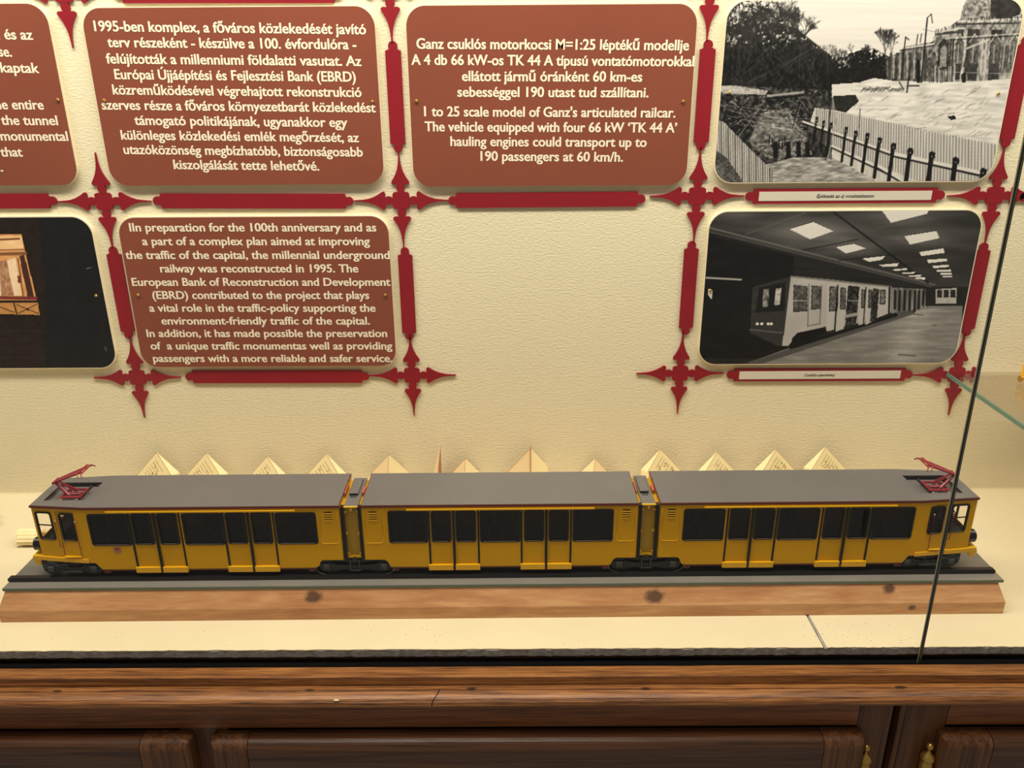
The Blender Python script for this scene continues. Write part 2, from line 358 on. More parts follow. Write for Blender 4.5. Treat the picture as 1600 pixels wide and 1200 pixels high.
# ------------------------------------------------------------------ wall panels
SC_P = -.0075   # front of the boards
def screw(px, py, parent, t=.0078):
    x, z = on_wall(px, py, t)
    b = MB().lathe([(.0022, 0), (.0022, -.0006), (.0016, -.0014), (.0006, -.0018)], (x, -t, z), 'y', 12)
    b.box(x-.0014, x+.0014, -t-.0019, -t-.0015, z-.0002, z+.0002)
    return b.build('screw', 'brass', parent, smooth=False)
def text_mesh(s, shear=0):
    cu = bpy.data.curves.new('t', 'FONT'); cu.body = s; cu.size = 1; cu.offset = .014; cu.resolution_u = 3; cu.shear = shear
    o = bpy.data.objects.new('t', cu); C.objects.link(o)
    dg = bpy.context.evaluated_depsgraph_get(); me = bpy.data.meshes.new_from_object(o.evaluated_get(dg))
    bpy.data.objects.remove(o); bpy.data.curves.remove(cu)
    return me
CAPH = .73
def text_line(s, xl, yl, xr, yr, caph, t, parent, m='letter', shear=0):
    """set a line of lettering between two surveyed baseline ends; caph in metres"""
    me = text_mesh(s, shear)
    n = len(me.vertices); co = np.zeros(n*3); me.vertices.foreach_get('co', co); co = co.reshape(-1, 3)
    x0, x1 = co[:, 0].min(), co[:, 0].max()
    A = on_wall(xl, yl, t); B = on_wall(xr, yr, t)
    L = math.hypot(B[0]-A[0], B[1]-A[1]); ux, uz = (B[0]-A[0])/L, (B[1]-A[1])/L
    u = (co[:, 0]-x0)/(x1-x0)*L; v = co[:, 1]/CAPH*caph*1.10
    new = np.stack([A[0]+u*ux-v*uz, np.full(n, -t), A[1]+u*uz+v*ux], 1)
    # thicken the strokes: the same outlines laid twice, a quarter of a millimetre apart
    fs = [tuple(p.vertices) for p in me.polygons]; bpy.data.meshes.remove(me)
    off = np.array([.00024, 0, 0]); allv = np.concatenate([new-off, new+off+np.array([0, -.00002, 0])])
    me = bpy.data.meshes.new('text_line'); me.from_pydata([tuple(map(float, q)) for q in allv], [], fs+[tuple(i+n for i in f) for f in fs]); me.update()
    me.materials.append(MT[m])
    o = bpy.data.objects.new('text_line', me); C.objects.link(o); o.parent = parent; me.name = 'text_line'
    # make letters face the viewer
    bm = bmesh.new(); bm.from_mesh(me)
    for f in bm.faces:
        f.normal_update()
        if f.normal.y > 0: f.normal_flip()
    bm.to_mesh(me); bm.free()
    return o
def text_panel(x0, x1, z0, z1, label, r=.026):
    p = empty('text_panel', ((x0+x1)/2, 0, z0), 0, label, 'sign')
    q = bpy.data.objects.new('g', None)
    bpy.data.objects.remove(q)
    inv = (-(x0+x1)/2, 0, -z0)
    def put(o): o.matrix_parent_inverse = Matrix.Translation(inv); return o
    put(MB().prism(rrect(x0, x1, z0, z1, r, 10), -.0060, 0).build('board', 'board', p))
    put(MB().prism(rrect(x0+.0012, x1-.0012, z0+.0012, z1-.0012, r-.001, 10), -.0070, -.0058).build('brown_face', 'brown', p))
    return p, put
TT = .0073
def fill(p, put, lines, cap):
    for s, xl, yl, xr, yr in lines: put(text_line(s, xl, yl, xr, yr, cap, TT, p))
p, put = text_panel(-.5640, -.1795, .4885, .7172, 'brown text panel in Hungarian beginning 1995-ben komplex, top row')
fill(p, put, [
 ('1995-ben komplex, a főváros közlekedését javító', 148, 48.5, 572, 53.5),
 ('terv részeként - készülve a 100. évfordulóra -', 169, 73.5, 557, 77),
 ('felújították a millenniumi földalatti vasutat. Az', 167, 99, 565, 103),
 ('Európai Újjáépítési és Fejlesztési Bank (EBRD)', 180, 123.5, 556, 127.5),
 ('közreműködésével végrehajtott rekonstrukció', 177, 147.5, 565, 151.5),
 ('szerves része a főváros környezetbarát közlekedést', 160, 171, 587, 175.5),
 ('támogató politikájának, ugyanakkor egy', 211, 195, 543, 198.5),
 ('különleges közlekedési emlék megőrzését, az', 190, 218, 561, 222),
 ('utazóközönség megbízhatóbb, biztonságosabb', 194, 240.5, 567, 244.5),
 ('kiszolgálását tette lehetővé.', 272, 264, 499, 266.5)], .0120)
for s in ((163, 157), (582, 159)): put(screw(*s, p))
p, put = text_panel(-.1405, .2425, .4845, .7172, 'brown bilingual text panel about the Ganz railcar model, top row centre')
fill(p, put, [
 ('Ganz csuklós motorkocsi M=1:25 léptékű modellje', 651, 76, 1076, 78.5),
 ('A 4 db 66 kW-os TK 44 A típusú vontatómotorokkal', 643, 101, 1084, 103.5),
 ('ellátott jármű óránként 60 km-es', 722, 126.5, 1003, 127.5),
 ('sebességgel 190 utast tud szállítani.', 715, 151, 1013, 152),
 ("1 to 25 scale model of Ganz's articulated railcar.", 663, 181.5, 1055, 183.5),
 ("The vehicle equipped with four 66 kW ‘TK 44 A’", 664, 205, 1057, 207),
 ('hauling engines could transport up to', 704, 228, 1010, 229.5),
 ('190 passengers at 60 km/h.', 751, 251, 973, 252.5)], .0122)
for s in ((651, 158), (1067.5, 158.5)): put(screw(*s, p))
p, put = text_panel(-.5660, -.1780, .2185, .4462, 'brown English text panel beginning IIn preparation, in the lower row')
fill(p, put, [
 ('IIn preparation for the 100th anniversary and as', 203, 361.5, 588, 361.5),
 ('a part of a complex plan aimed at improving', 223, 383, 578, 383),
 ('the traffic of the capital, the millennial underground', 197, 404.5, 609, 404.5),
 ('railway was reconstructed in 1995. The', 251, 425.5, 560, 425.5),
 ('European Bank of Reconstruction and Development', 207, 446.5, 610, 446.5),
 ('(EBRD) contributed to the project that plays', 239, 467, 577, 467),
 ('a vital role in the traffic-policy supporting the', 234, 487, 587, 487),
 ('environment-friendly traffic of the capital.', 253, 507, 578, 507),
 ('In addition, it has made possible the preservation', 230, 526.5, 605, 526.5),
 ('of  a unique traffic monumentas well as providing', 236, 546, 613, 546),
 ('passengers with a more reliable and safer service.', 240, 565.5, 613, 565.5)], .0113)
for s in ((215.5, 461), (602, 461)): put(screw(*s, p))
p, put = text_panel(-.990, -.6070, .4900, .7230, 'brown text panel cut off at the left edge, words tunnel and monumental')
fill(p, put, [
 ('n és az', -9, 61, 52, 62), ('se.', -1, 88, 19, 88.5), ('kaptak', 2, 113, 62, 114),
 ('ne entire', -6, 170.5, 69, 171), ('the tunnel', 3, 195, 91, 195.5), ('monumental', 2, 219.5, 107, 220),
 ('that', 2, 244.5, 36, 244.5), ('n.', -8, 268, 5, 268)], .0120)
put(screw(90.5, 156, p))

# ------------------------------------------------------------------ printed photographs
def proj(X, Z, t):
    dx, dy, dz = X-CAM[0], -t-CAM[1], Z-CAM[2]
    a = RM[0][0]*dx+RM[0][1]*dy+RM[0][2]*dz; b = RM[1][0]*dx+RM[1][1]*dy+RM[1][2]*dz; c = RM[2][0]*dx+RM[2][1]*dy+RM[2][2]*dz
    return 800+F_PX*a/c, 600-F_PX*b/c
class Canvas:
    """a picture painted on a fine grid of the board; drawing is given in surveyed photograph points"""
    def __init__(s, x0, x1, z0, z1, t, step=.0009):
        s.nx = int((x1-x0)/step)+1; s.nz = int((z1-z0)/step)+1; s.t = t
        s.xs = np.linspace(x0, x1, s.nx); s.zs = np.linspace(z0, z1, s.nz)
        s.X, s.Z = np.meshgrid(s.xs, s.zs)
        s.U, s.V = proj(s.X, s.Z, t)
        s.c = np.zeros(s.X.shape+(3,))
    def noise(s, sx, sy, seed=0):
        r = np.random.default_rng(seed); H = 64
        g = r.random((H, H)); a = (s.U/sx) % (H-1); b = (s.V/sy) % (H-1)
        i = a.astype(int); j = b.astype(int); fa = a-i; fb = b-j
        return (g[j, i]*(1-fa)*(1-fb)+g[j, i+1]*fa*(1-fb)+g[j+1, i]*(1-fa)*fb+g[j+1, i+1]*fa*fb)-.5
    def mask(s, pts):
        m = np.zeros(s.U.shape, bool); n = len(pts)
        for k in range(n):
            x1, y1 = pts[k]; x2, y2 = pts[(k+1) % n]
            if y1 == y2: continue
            cond = ((s.V > min(y1, y2)) & (s.V <= max(y1, y2)))
            xi = x1+(s.V-y1)*(x2-x1)/(y2-y1)
            m ^= cond & (s.U < xi)
        return m
    def poly(s, pts, col, a=1.0, tex=0, sx=3, sy=3, seed=1):
        m = s.mask(pts); c = np.array(col if hasattr(col, '__len__') else (col, col, col), float)
        v = c[None, :]*np.ones((m.sum(), 1))
        if tex: v = v + (s.noise(sx, sy, seed)[m]*2*tex)[:, None]
        s.c[m] = s.c[m]*(1-a)+v*a
    def mottle(s, pts, dark, top, bottom, sx, sy, seed):
        """twiggy mass: dark specks over what lies behind, sparse at height `top`, closed at height `bottom`"""
        m = s.mask(pts); n = (s.noise(sx, sy, seed)+s.noise(sx*2.3, sy*2.3, seed+50)*.8+s.noise(sx*.6, sy*.6, seed+90)*.5)
        f = np.clip((s.V-top)/(bottom-top), 0, 1)
        k = np.clip((n+.0+f*.85-.05)*5, 0, 1)*m
        col = dark + s.noise(sx, sy, seed+7)*30
        s.c = s.c*(1-k[..., None])+np.clip(col, 8, 255)[..., None]*k[..., None]
    def line(s, x1, y1, x2, y2, wd, col, a=1.0):
        dx, dy = x2-x1, y2-y1; L2 = dx*dx+dy*dy+1e-9
        bx0, bx1, by0, by1 = min(x1, x2)-wd, max(x1, x2)+wd, min(y1, y2)-wd, max(y1, y2)+wd
        sel = (s.U > bx0) & (s.U < bx1) & (s.V > by0) & (s.V < by1)
        if not sel.any(): return
        U = s.U[sel]; V = s.V[sel]
        t = np.clip(((U-x1)*dx+(V-y1)*dy)/L2, 0, 1)
        d = np.hypot(U-x1-t*dx, V-y1-t*dy)
        k = np.clip((wd/2+.5-d), 0, 1)*a
        c = np.array(col if hasattr(col, '__len__') else (col, col, col), float)
        s.c[sel] = s.c[sel]*(1-k[:, None])+c*k[:, None]
    def tree(s, x, y, ang, L, wd, col, depth, spread=.5, a=.8):
        x2, y2 = x+L*math.cos(ang), y-L*math.sin(ang)
        s.line(x, y, x2, y2, wd, col, a)
        if depth:
            for k in range(3 if depth > 2 else 2):
                s.tree(x2, y2, ang+random.uniform(-spread, spread), L*random.uniform(.6, .85), max(wd*.65, .5), col, depth-1, spread, a)
    def build(s, name, parent, r):
        nx, nz = s.nx, s.nz
        tone = np.array([1.0, .975, .93]) if s.grey else np.ones(3)
        c = np.clip(s.c, 0, 255)/255*tone; lin = np.where(c <= .04045, c/12.92, ((c+.055)/1.055)**2.4)
        x0, x1, z0, z1 = s.xs[0], s.xs[-1], s.zs[0], s.zs[-1]
        # pull the border rows onto the rounded outline
        X, Z = s.X.copy(), s.Z.copy()
        cx = np.where(X < x0+r, x0+r, np.where(X > x1-r, x1-r, X)); cz = np.where(Z < z0+r, z0+r, np.where(Z > z1-r, z1-r, Z))
        d = np.hypot(X-cx, Z-cz); corner = (cx != X) & (cz != Z) & (d > r)
        X[corner] = (cx+(X-cx)/np.maximum(d, 1e-9)*r)[corner]; Z[corner] = (cz+(Z-cz)/np.maximum(d, 1e-9)*r)[corner]
        # colours follow the moved points
        s.dead = corner
        idx = np.arange(nx*nz).reshape(nz, nx)
        q = np.stack([idx[:-1, :-1], idx[:-1, 1:], idx[1:, 1:], idx[1:, :-1]], -1).reshape(-1, 4)
        dead = corner.ravel()[q].all(1); q = q[~dead]
        me = bpy.data.meshes.new(name); V = np.stack([X, np.full(X.shape, -s.t), Z], -1).reshape(-1, 3)
        me.vertices.add(len(V)); me.vertices.foreach_set('co', V.ravel())
        me.loops.add(len(q)*4); me.loops.foreach_set('vertex_index', q.ravel().astype(np.int32))
        me.polygons.add(len(q)); me.polygons.foreach_set('loop_start', (np.arange(len(q))*4).astype(np.int32))
        me.update(calc_edges=True)
        at = me.color_attributes.new('print', 'FLOAT_COLOR', 'POINT')
        col = np.concatenate([lin.reshape(-1, 3), np.ones((nx*nz, 1))], 1); at.data.foreach_set('color', col.ravel())
        me.materials.append(MT['photo'])
        o = bpy.data.objects.new(name, me); C.objects.link(o); o.parent = parent
        return o
def photo_panel(x0, x1, z0, z1, label, r, paint, grey, board='board'):
    p = empty('photo_panel', ((x0+x1)/2, 0, z0), 0, label, 'photograph')
    inv = Matrix.Translation((-(x0+x1)/2, 0, -z0))
    b = MB().prism(rrect(x0-.0015, x1+.0015, z0-.0015, z1+.0015, r+.0015, 10), -.0068, 0).build('board', board, p); b.matrix_parent_inverse = inv
    cv = Canvas(x0, x1, z0, z1, .0071); cv.grey = grey
    paint(cv)
    o = cv.build('print', p, r); o.matrix_parent_inverse = inv
    return p, inv
def paint_dig(c):     # black and white photo of the excavation beside a domed building
    V, U = c.V, c.U
    c.c[:] = (205-(V-60)*.06)[..., None]; c.c += (c.noise(90, 2.5, 3)*10)[..., None]
    # trees left
    c.mottle([(1110, -20), (1215, -20), (1225, 40), (1245, 44), (1272, 66), (1300, 88), (1300, 170), (1110, 170)], 52, 0, 110, 2.2, 2.2, 5)
    c.mottle([(1110, 40), (1180, 52), (1245, 66), (1272, 80), (1300, 92), (1330, 86), (1355, 72), (1372, 78), (1400, 95), (1415, 115), (1405, 125), (1300, 132), (1290, 165), (1110, 170)], 40, 62, 128, 2.2, 2.2, 6)
    c.poly([(1110, 84), (1180, 82), (1240, 92), (1300, 100), (1300, 140), (1110, 140)], 40, .75, 22, 4, 4, 6)
    for k in range(26):
        x = 1130+k*5.2+random.uniform(-3, 3)
        c.tree(x, random.uniform(60, 100), PI/2+random.uniform(-.2, .2), random.uniform(13, 20), 1.6, 58, 5, .55, .65)
    for k in range(60):
        x = random.uniform(1135, 1215); y = random.uniform(0, 70)
        c.tree(x, y, random.uniform(.6, 2.5), 8, .9, 70, 2, .7, .5)
    for k in range(5): c.line(1142+k*18, 60, 1138+k*18, 150, 1.6, 34, .7)
    c.tree(1383, 98, PI/2, 16, 2, 50, 6, .45, .7); c.tree(1352, 104, PI/2, 10, 1.8, 50, 5, .5, .7); c.tree(1398, 100, PI/2+.3, 14, 1.4, 60, 5, .5, .6)
    c.mottle([(1325, 84), (1345, 78), (1370, 84), (1400, 92), (1404, 122), (1330, 125)], 40, 60, 120, 2, 2, 7)
    for k in range(60):
        x = random.uniform(1215, 1330); y = random.uniform(92, 120)
        c.tree(x, y, PI/2+random.uniform(-.4, .4), random.uniform(6, 11), 1.2, 48, 3, .6, .6)
    for k in range(40): c.line(random.uniform(1130, 1300), 135, random.uniform(1130, 1300), 70, .8, random.choice([110, 130]), .25)
    # low wing of the building
    c.poly([(1385, 90), (1405, 82), (1412, 73), (1455, 66), (1462, 60), (1470, 128), (1385, 126)], 96, 1, 60, 3, 4, 8)
    for x in (1392, 1402, 1412, 1423, 1434, 1447): c.line(x, 84, x-2, 124, 4, 60, .8)
    for x in (1397, 1407, 1418, 1429, 1441): c.line(x, 80, x-1, 122, 2, 186, .7)
    c.line(1406, 76, 1462, 68, 2.5, 196, .9); c.line(1406, 79, 1462, 71, 1.5, 50, .8)
    # domed main building
    c.poly([(1458, 58), (1470, 48), (1482, 42), (1500, 30), (1505, 10), (1520, -20), (1610, -20), (1600, 132), (1470, 130)], 132, 1, 62, 2.6, 5, 9)
    c.poly([(1548, -20), (1598, -20), (1594, 22), (1575, 30), (1548, 32)], 62, 1, 14, 6, 5, 10)
    c.poly([(1505, 20), (1512, 6), (1530, 0), (1545, 8), (1548, 30), (1505, 32)], 128, 1, 60, 3, 3, 11)
    c.line(1498, 34, 1596, 30, 4, 200, .9); c.line(1496, 38, 1592, 36, 2.5, 54, .9)
    c.line(1462, 50, 1505, 44, 3, 196, .8); c.line(1462, 54, 1505, 49, 3, 60, .9)
    for x0, x1 in ((1497, 1506), (1512, 1532), (1549, 1566)): c.poly([(x0, 46), (x1, 46), (x1-6, 124), (x0-6, 126)], 64, .95, 18, 3, 6, 12)
    c.poly([(1466, 70), (1474, 60), (1483, 66), (1482, 108), (1464, 110)], 58, .95, 24, 3, 3, 13)
    c.poly([(1470, 76), (1476, 70), (1480, 76), (1478, 104), (1468, 106)], 150, .8, 30, 2, 2, 14)
    for x in (1490, 1486): c.line(x, 60, x-4, 126, 3, 56, .9)
    for x in (1508, 1536, 1542): c.line(x, 60, x-5, 126, 3, 186, .7)
    c.poly([(1566, 72), (1578, 70), (1574, 108), (1562, 108)], 84, .9, 30, 2, 2, 15)
    c.line(1570, 70, 1566, 108, 1.5, 190, .8)
    for x in (1500, 1523, 1556, 1586):
        c.poly([(x-7, 66), (x, 54), (x+7, 66), (x+4, 100), (x-9, 100)], 96, .8, 40, 2, 3, x); c.line(x-8, 66, x, 53, 1.4, 206, .8); c.line(x, 53, x+8, 66, 1.4, 206, .8); c.line(x-2, 70, x-4, 98, 1.2, 200, .7)
    for k in range(34):
        x = 1462+k*4; y = 52-max(0, (x-1462))*.35 if x < 1510 else 34+random.uniform(-3, 2); c.line(x, y, x+random.uniform(-2, 2), y-random.uniform(2, 6), 2, random.choice([60, 90, 40, 190]), .8)
    c.line(1478, 60, 1600, 52, 1.4, 210, .7); c.line(1478, 63, 1600, 55, 1.6, 44, .7); c.line(1465, 112, 1598, 116, 1.4, 190, .5)
    c.line(1510, 76, 1545, 62, 3, 190, .8); c.line(1512, 82, 1506, 104, 3, 60, .8)
    for k in range(14): c.line(1452+k*3, 130, 1453+k*3+random.uniform(-2, 2), 104, 1.4, random.choice([40, 190, 70]), .8)
    # lamp posts
    c.line(1449, 28, 1438, 145, 2.4, 40); c.line(1449, 28, 1455, 22, 1.4, 60); c.line(1455, 22, 1457, 36, 1.6, 50); c.line(1435, 95, 1435, 144, 5, 28)
    c.line(1415, 58, 1408, 120, 2, 44); c.line(1415, 58, 1420, 62, 2, 44); c.line(1434, 54, 1432, 70, 1.6, 50); c.line(1440, 53, 1438, 66, 1.6, 50); c.line(1442, 46, 1462, 50, 1, 80, .6)
    # sand slope
    c.poly([(1318, 150), (1345, 128), (1365, 122), (1400, 127), (1440, 130), (1500, 128), (1600, 122), (1600, 300), (1400, 300), (1290, 190), (1300, 165)], 198, 1, 20, 14, 3, 16)
    for k in range(150):
        x = random.uniform(1330, 1540); y = random.uniform(140, 215)
        if y < 150+(1400-x)*.1: continue
        c.line(x, y, x+random.uniform(5, 16), y-random.uniform(2, 9), random.uniform(.6, 1.5), random.choice([120, 150, 90, 225]), .5)
    c.line(1405, 128, 1412, 140, 2, 50); c.line(1420, 120, 1417, 144, 2.4, 34); c.line(1418, 134, 1436, 134, 2.5, 60)
    c.poly([(1302, 150), (1337, 148), (1342, 158), (1322, 176), (1302, 172)], 50, 1, 10); c.poly([(1302, 152), (1306, 176), (1300, 176), (1298, 152)], 120)
    c.poly([(1480, 182), (1492, 180), (1494, 186), (1486, 188)], 40)
    for k in range(40): c.line(1345+k*1.6, 141+random.uniform(-3, 3), 1350+k*1.6, 138+random.uniform(-3, 3), 1.6, 60, .5)
    for k in range(18): c.line(1500+k*2, 118+random.uniform(-2, 3), 1500+k*2+1, 126, 1.2, random.choice([50, 200]), .7)
    c.poly([(1502, 116), (1507, 112), (1510, 116), (1508, 129), (1503, 129)], 44)
    # dark trench with rubble on the left
    c.poly([(1110, 132), (1200, 136), (1300, 142), (1300, 176), (1272, 172), (1262, 205), (1300, 228), (1290, 250), (1200, 262), (1110, 200)], 60, 1, 46, 4, 4, 17)
    c.poly([(1190, 176), (1232, 168), (1240, 190), (1262, 212), (1268, 240), (1200, 248), (1170, 222)], 128, .8, 60, 4, 3, 23)
    c.poly([(1135, 165), (1175, 168), (1176, 190), (1150, 215), (1128, 190)], 30, .7, 20, 3, 3, 24)
    for k in range(1100):
        x = random.uniform(1115, 1290); y = random.uniform(138, 250)
        if y > 200 and x < 1150: continue
        q = random.random(); c.line(x, y, x+random.uniform(-4, 4), y+random.uniform(-3, 3), random.uniform(.6, 1.5), 26 if q < .45 else (60 if q < .7 else (120 if q < .85 else 196)), .65)
    for k in range(11):      # workmen in the cutting
        x = random.uniform(1195, 1275); y = random.uniform(212, 232); c.line(x, y, x+random.uniform(-1, 1), y+11, 2.6, 26, .9); c.line(x, y-3, x, y-2, 2.4, 70, .9)
    for q in ((1160, 172, 1178, 196), (1166, 170, 1184, 192), (1158, 178, 1176, 200), (1250, 160, 1238, 200), (1244, 150, 1262, 176)): c.line(*q, 1.6, 24, .9); c.line(q[0]+2, q[1], q[2]+2, q[3], .8, 150, .7)
    c.line(1205, 168, 1260, 214, 1.2, 30, .6); c.line(1190, 226, 1262, 216, 1.2, 190, .6)
    c.poly([(1118, 134), (1150, 134), (1200, 142), (1196, 148), (1130, 146)], 190, .8, 30)
    c.line(1200, 150, 1255, 144, 3.5, 170, .8); c.line(1200, 154, 1256, 149, 3, 40)
    for k in range(30): c.line(random.uniform(1125, 1280), random.uniform(160, 200), random.uniform(1125, 1280), random.uniform(160, 230), 1.2, random.choice([30, 180]), .35)
    for x in (1262, 1248, 1212, 1232): c.poly([(x-4, 222), (x+3, 220), (x+4, 246), (x-4, 248)], 28)
    # ground at the bottom
    c.poly([(1180, 262), (1240, 246), (1300, 246), (1360, 276), (1385, 300), (1180, 300)], 150, 1, 40, 8, 2.5, 18)
    for k in range(110):
        x = random.uniform(1190, 1360); y = random.uniform(252, 284); c.line(x, y, x+8, y-random.uniform(1, 4), 1.2, random.choice([80, 100, 200]), .5)
    # planks of the left bank
    c.poly([(1110, 186), (1130, 190), (1165, 226), (1202, 262), (1206, 300), (1110, 300)], 176, 1, 20, 2, 20, 19)
    for k in range(26):
        x = 1116+k*3.6; yt = 190+max(0, (x-1128))*.98; c.line(x, yt, x+1, yt+70, 1.1+.9*(k % 3 == 0), 50, .8)
    c.poly([(1110, 228), (1135, 246), (1160, 282), (1160, 300), (1110, 300)], 70, .8, 40, 3, 3, 20)
    # sheet pile fence
    c.poly([(1272, 168), (1300, 172), (1345, 180), (1390, 192), (1450, 206), (1500, 216), (1556, 226), (1560, 300), (1420, 300), (1340, 268), (1300, 236), (1272, 214)], 186, 1, 12, 3, 30, 21)
    k = 0; x = 1276
    while x < 1556:
        yt = 168+(x-1272)*.205; yb = 214+(x-1272)*.42; c.line(x, yt, x-1.5, yb, 1.0, 70 if k % 4 else 34, .85); x += 3.1+(x-1276)*.008; k += 1
    c.poly([(1258, 186), (1300, 206), (1300, 250), (1262, 232)], 44, .7, 40, 2, 8, 22)
    for x1, y1, x2, y2, wd in ((1255, 190, 1396, 240, 3), (1396, 240, 1560, 276, 5.5), (1300, 228, 1400, 274, 3), (1370, 258, 1420, 288, 4)):
        c.line(x1, y1+3, x2, y2+4, wd, 34, .9); c.line(x1, y1, x2, y2, wd, 200)
    for x, y, h, wd in ((1276, 184, 40, 3), (1287, 190, 40, 3.4), (1298, 193, 46, 3.4), (1322, 200, 52, 4), (1337, 206, 52, 4.5), (1355, 210, 58, 5), (1374, 217, 60, 5.5), (1396, 226, 64, 6), (1422, 234, 60, 7), (1456, 240, 56, 7.5), (1493, 249, 50, 8), (1536, 266, 40, 8)):
        c.line(x, y, x-8*h/60, y+h, wd, 28, .95); c.poly([(x-wd*.6, y-1), (x+wd*.8, y-2), (x+wd*.7, y+7), (x-wd*.6, y+9)], 36); c.line(x, y+4, x+.5, y+5, 1.2, 170)
    c.line(1344, 170, 1342, 200, 1.4, 60); c.line(1297, 172, 1290, 250, 1.6, 40); c.line(1309, 176, 1293, 250, 1.4, 150)
    c.c[:] = np.clip((c.c-108)*1.16+100, 16, 222)
def paint_train(c):   # black and white photo of an underground train at the platform
    V, U = c.V, c.U
    c.c[:] = 42; c.c += (c.noise(30, 4, 31)*14)[..., None]
    # ceiling
    c.poly([(1105, 352), (1100, 320), (1540, 320), (1520, 448), (1460, 448), (1105, 362)], 58, 1, 10, 40, 6, 32)
    g = np.exp(-(((U-1268)/70)**2+((V-362)/20)**2))+.6*np.exp(-(((U-1330)/45)**2+((V-388)/12)**2))+.7*np.exp(-(((U-1440)/60)**2+((V-372)/14)**2))+.6*np.exp(-(((U-1412)/60)**2+((V-338)/18)**2))+.5*np.exp(-(((U-1150)/40)**2+((V-332)/14)**2))
    c.c += (g*60)[..., None]*c.mask([(1100, 320), (1540, 320), (1520, 448), (1460, 448), (1105, 362)])[..., None]
    for x1, y1, x2, y2, wd, col in ((1105, 355, 1460, 445, 3, 110), (1105, 361, 1455, 448, 2.5, 84), (1165, 366, 1260, 332, 2, 96), (1290, 322, 1450, 442, 3, 26), (1255, 391, 1340, 374, 1.6, 30), (1310, 407, 1400, 398, 1.6, 30), (1370, 356, 1420, 350, 1.5, 90), (1105, 340, 1180, 325, 2, 90)):
        c.line(x1, y1, x2, y2, wd, col, .8)
    for q in ([(1234, 358), (1271, 347), (1302, 361), (1266, 374)], [(1306, 386), (1334, 381), (1353, 388), (1322, 396)], [(1347, 404), (1383, 400), (1378, 406), (1358, 409)],
              [(1374, 414), (1404, 411), (1402, 416), (1380, 417)], [(1394, 421), (1418, 419), (1416, 422), (1398, 423)], [(1409, 426), (1430, 425), (1427, 428), (1411, 428)], [(1419, 431), (1441, 429), (1438, 432), (1421, 432)],
              [(1428, 434), (1445, 433), (1446, 437), (1432, 436)],
              [(1373, 322), (1453, 322), (1449, 334), (1392, 348)], [(1413, 369), (1463, 361), (1468, 372), (1422, 382)], [(1436, 394), (1474, 388), (1476, 395), (1440, 400)], [(1448, 406), (1479, 404), (1480, 408), (1451, 411)],
              [(1457, 415), (1482, 414), (1483, 417), (1459, 419)], [(1463, 422), (1485, 421), (1486, 424), (1465, 425)], [(1468, 427), (1487, 426), (1487, 429), (1470, 429)], [(1472, 431), (1488, 431), (1488, 433), (1473, 433)]):
        c.poly([(x, y-1.3) for x, y in q], 26, .6); c.poly(q, 214, 1, 3)
    c.poly([(1095, 366), (1240, 400), (1240, 560), (1092, 560)], 30, 1, 5, 20, 10, 33)
    c.line(1104, 434, 1158, 437, 3.5, 110); c.line(1104, 434, 1158, 437, 1.4, 190)
    # platform
    c.poly([(1176, 572), (1170, 566), (1230, 545), (1400, 490), (1440, 478), (1504, 476), (1500, 572)], 128, 1, 16, 26, 3, 34)
    c.c += (np.exp(-((U-1440+(V-480)*.35)/26)**2)*26)[..., None]*c.mask([(1230, 545), (1400, 490), (1504, 476), (1500, 572), (1176, 572)])[..., None]
    c.line(1160, 574, 1425, 487, 9, 78, .9)
    for k in range(200):
        x = random.uniform(1250, 1500); y = random.uniform(492, 568)
        if y > 545-(x-1230)*.32+6: c.line(x, y, x+random.uniform(4, 14), y-1, .9, random.choice([100, 155, 110]), .4)
    c.line(1404, 554, 1430, 556, 3, 84, .7); c.line(1428, 491, 1442, 492, 1.6, 60, .8); c.line(1457, 508, 1463, 508, 1.4, 60, .8)
    # train front and side
    c.poly([(1176, 448), (1236, 432), (1234, 540), (1214, 540), (1172, 520)], 58, 1, 6)
    c.poly([(1186, 450), (1228, 440), (1226, 486), (1180, 488)], 34); c.poly([(1193, 452), (1202, 451), (1200, 479), (1191, 480)], 110, 1, 60, 3, 3, 35); c.poly([(1212, 451), (1221, 450), (1218, 476), (1210, 477)], 170, 1, 40, 4, 4, 36)
    for x in (1183, 1190, 1200, 1205): c.line(x, 506, x+.6, 506, 4, 235)
    c.line(1172, 515, 1222, 520, 2, 110, .8)
    c.poly([(1236, 431), (1300, 437), (1360, 444), (1392, 449), (1392, 488), (1370, 497), (1292, 518), (1290, 510), (1245, 524), (1232, 540), (1222, 540), (1228, 500)], 172, 1, 8, 20, 20, 37)
    c.line(1236, 432, 1392, 448, 2.5, 120)
    c.poly([(1238, 528), (1246, 520), (1288, 511), (1292, 519), (1250, 540), (1236, 542)], 22); c.line(1236, 543, 1400, 492, 5, 26)
    def win(x0, x1, yt, yb, col=70, sl=.1):
        c.poly([(x0, yt), (x1, yt+(x1-x0)*sl), (x1-.5, yb-(x1-x0)*.08), (x0-.8, yb)], 40); c.poly([(x0+1.5, yt+2), (x1-1.5, yt+2), (x1-2, yb-2.5), (x0+1, yb-2)], col, 1, 34, 3, 3, int(x0))
    win(1240, 1262, 445, 488, 84); c.line(1240, 470, 1261, 470, 1.3, 180)
    win(1268, 1283, 446, 484, 92); c.line(1264, 444, 1262, 510, 1.3, 90); c.line(1284, 446, 1281, 506, 1.3, 90); c.line(1262, 509, 1281, 506, 1.2, 90)
    c.poly([(1292, 442), (1312, 444), (1306, 514), (1292, 516)], 178); win(1296, 1310, 447, 487, 100); c.line(1309, 446, 1304, 519, 2.4, 24)
    c.poly([(1312, 446), (1323, 447), (1318, 514), (1306, 518)], 176); win(1313, 1322, 449, 484, 96)
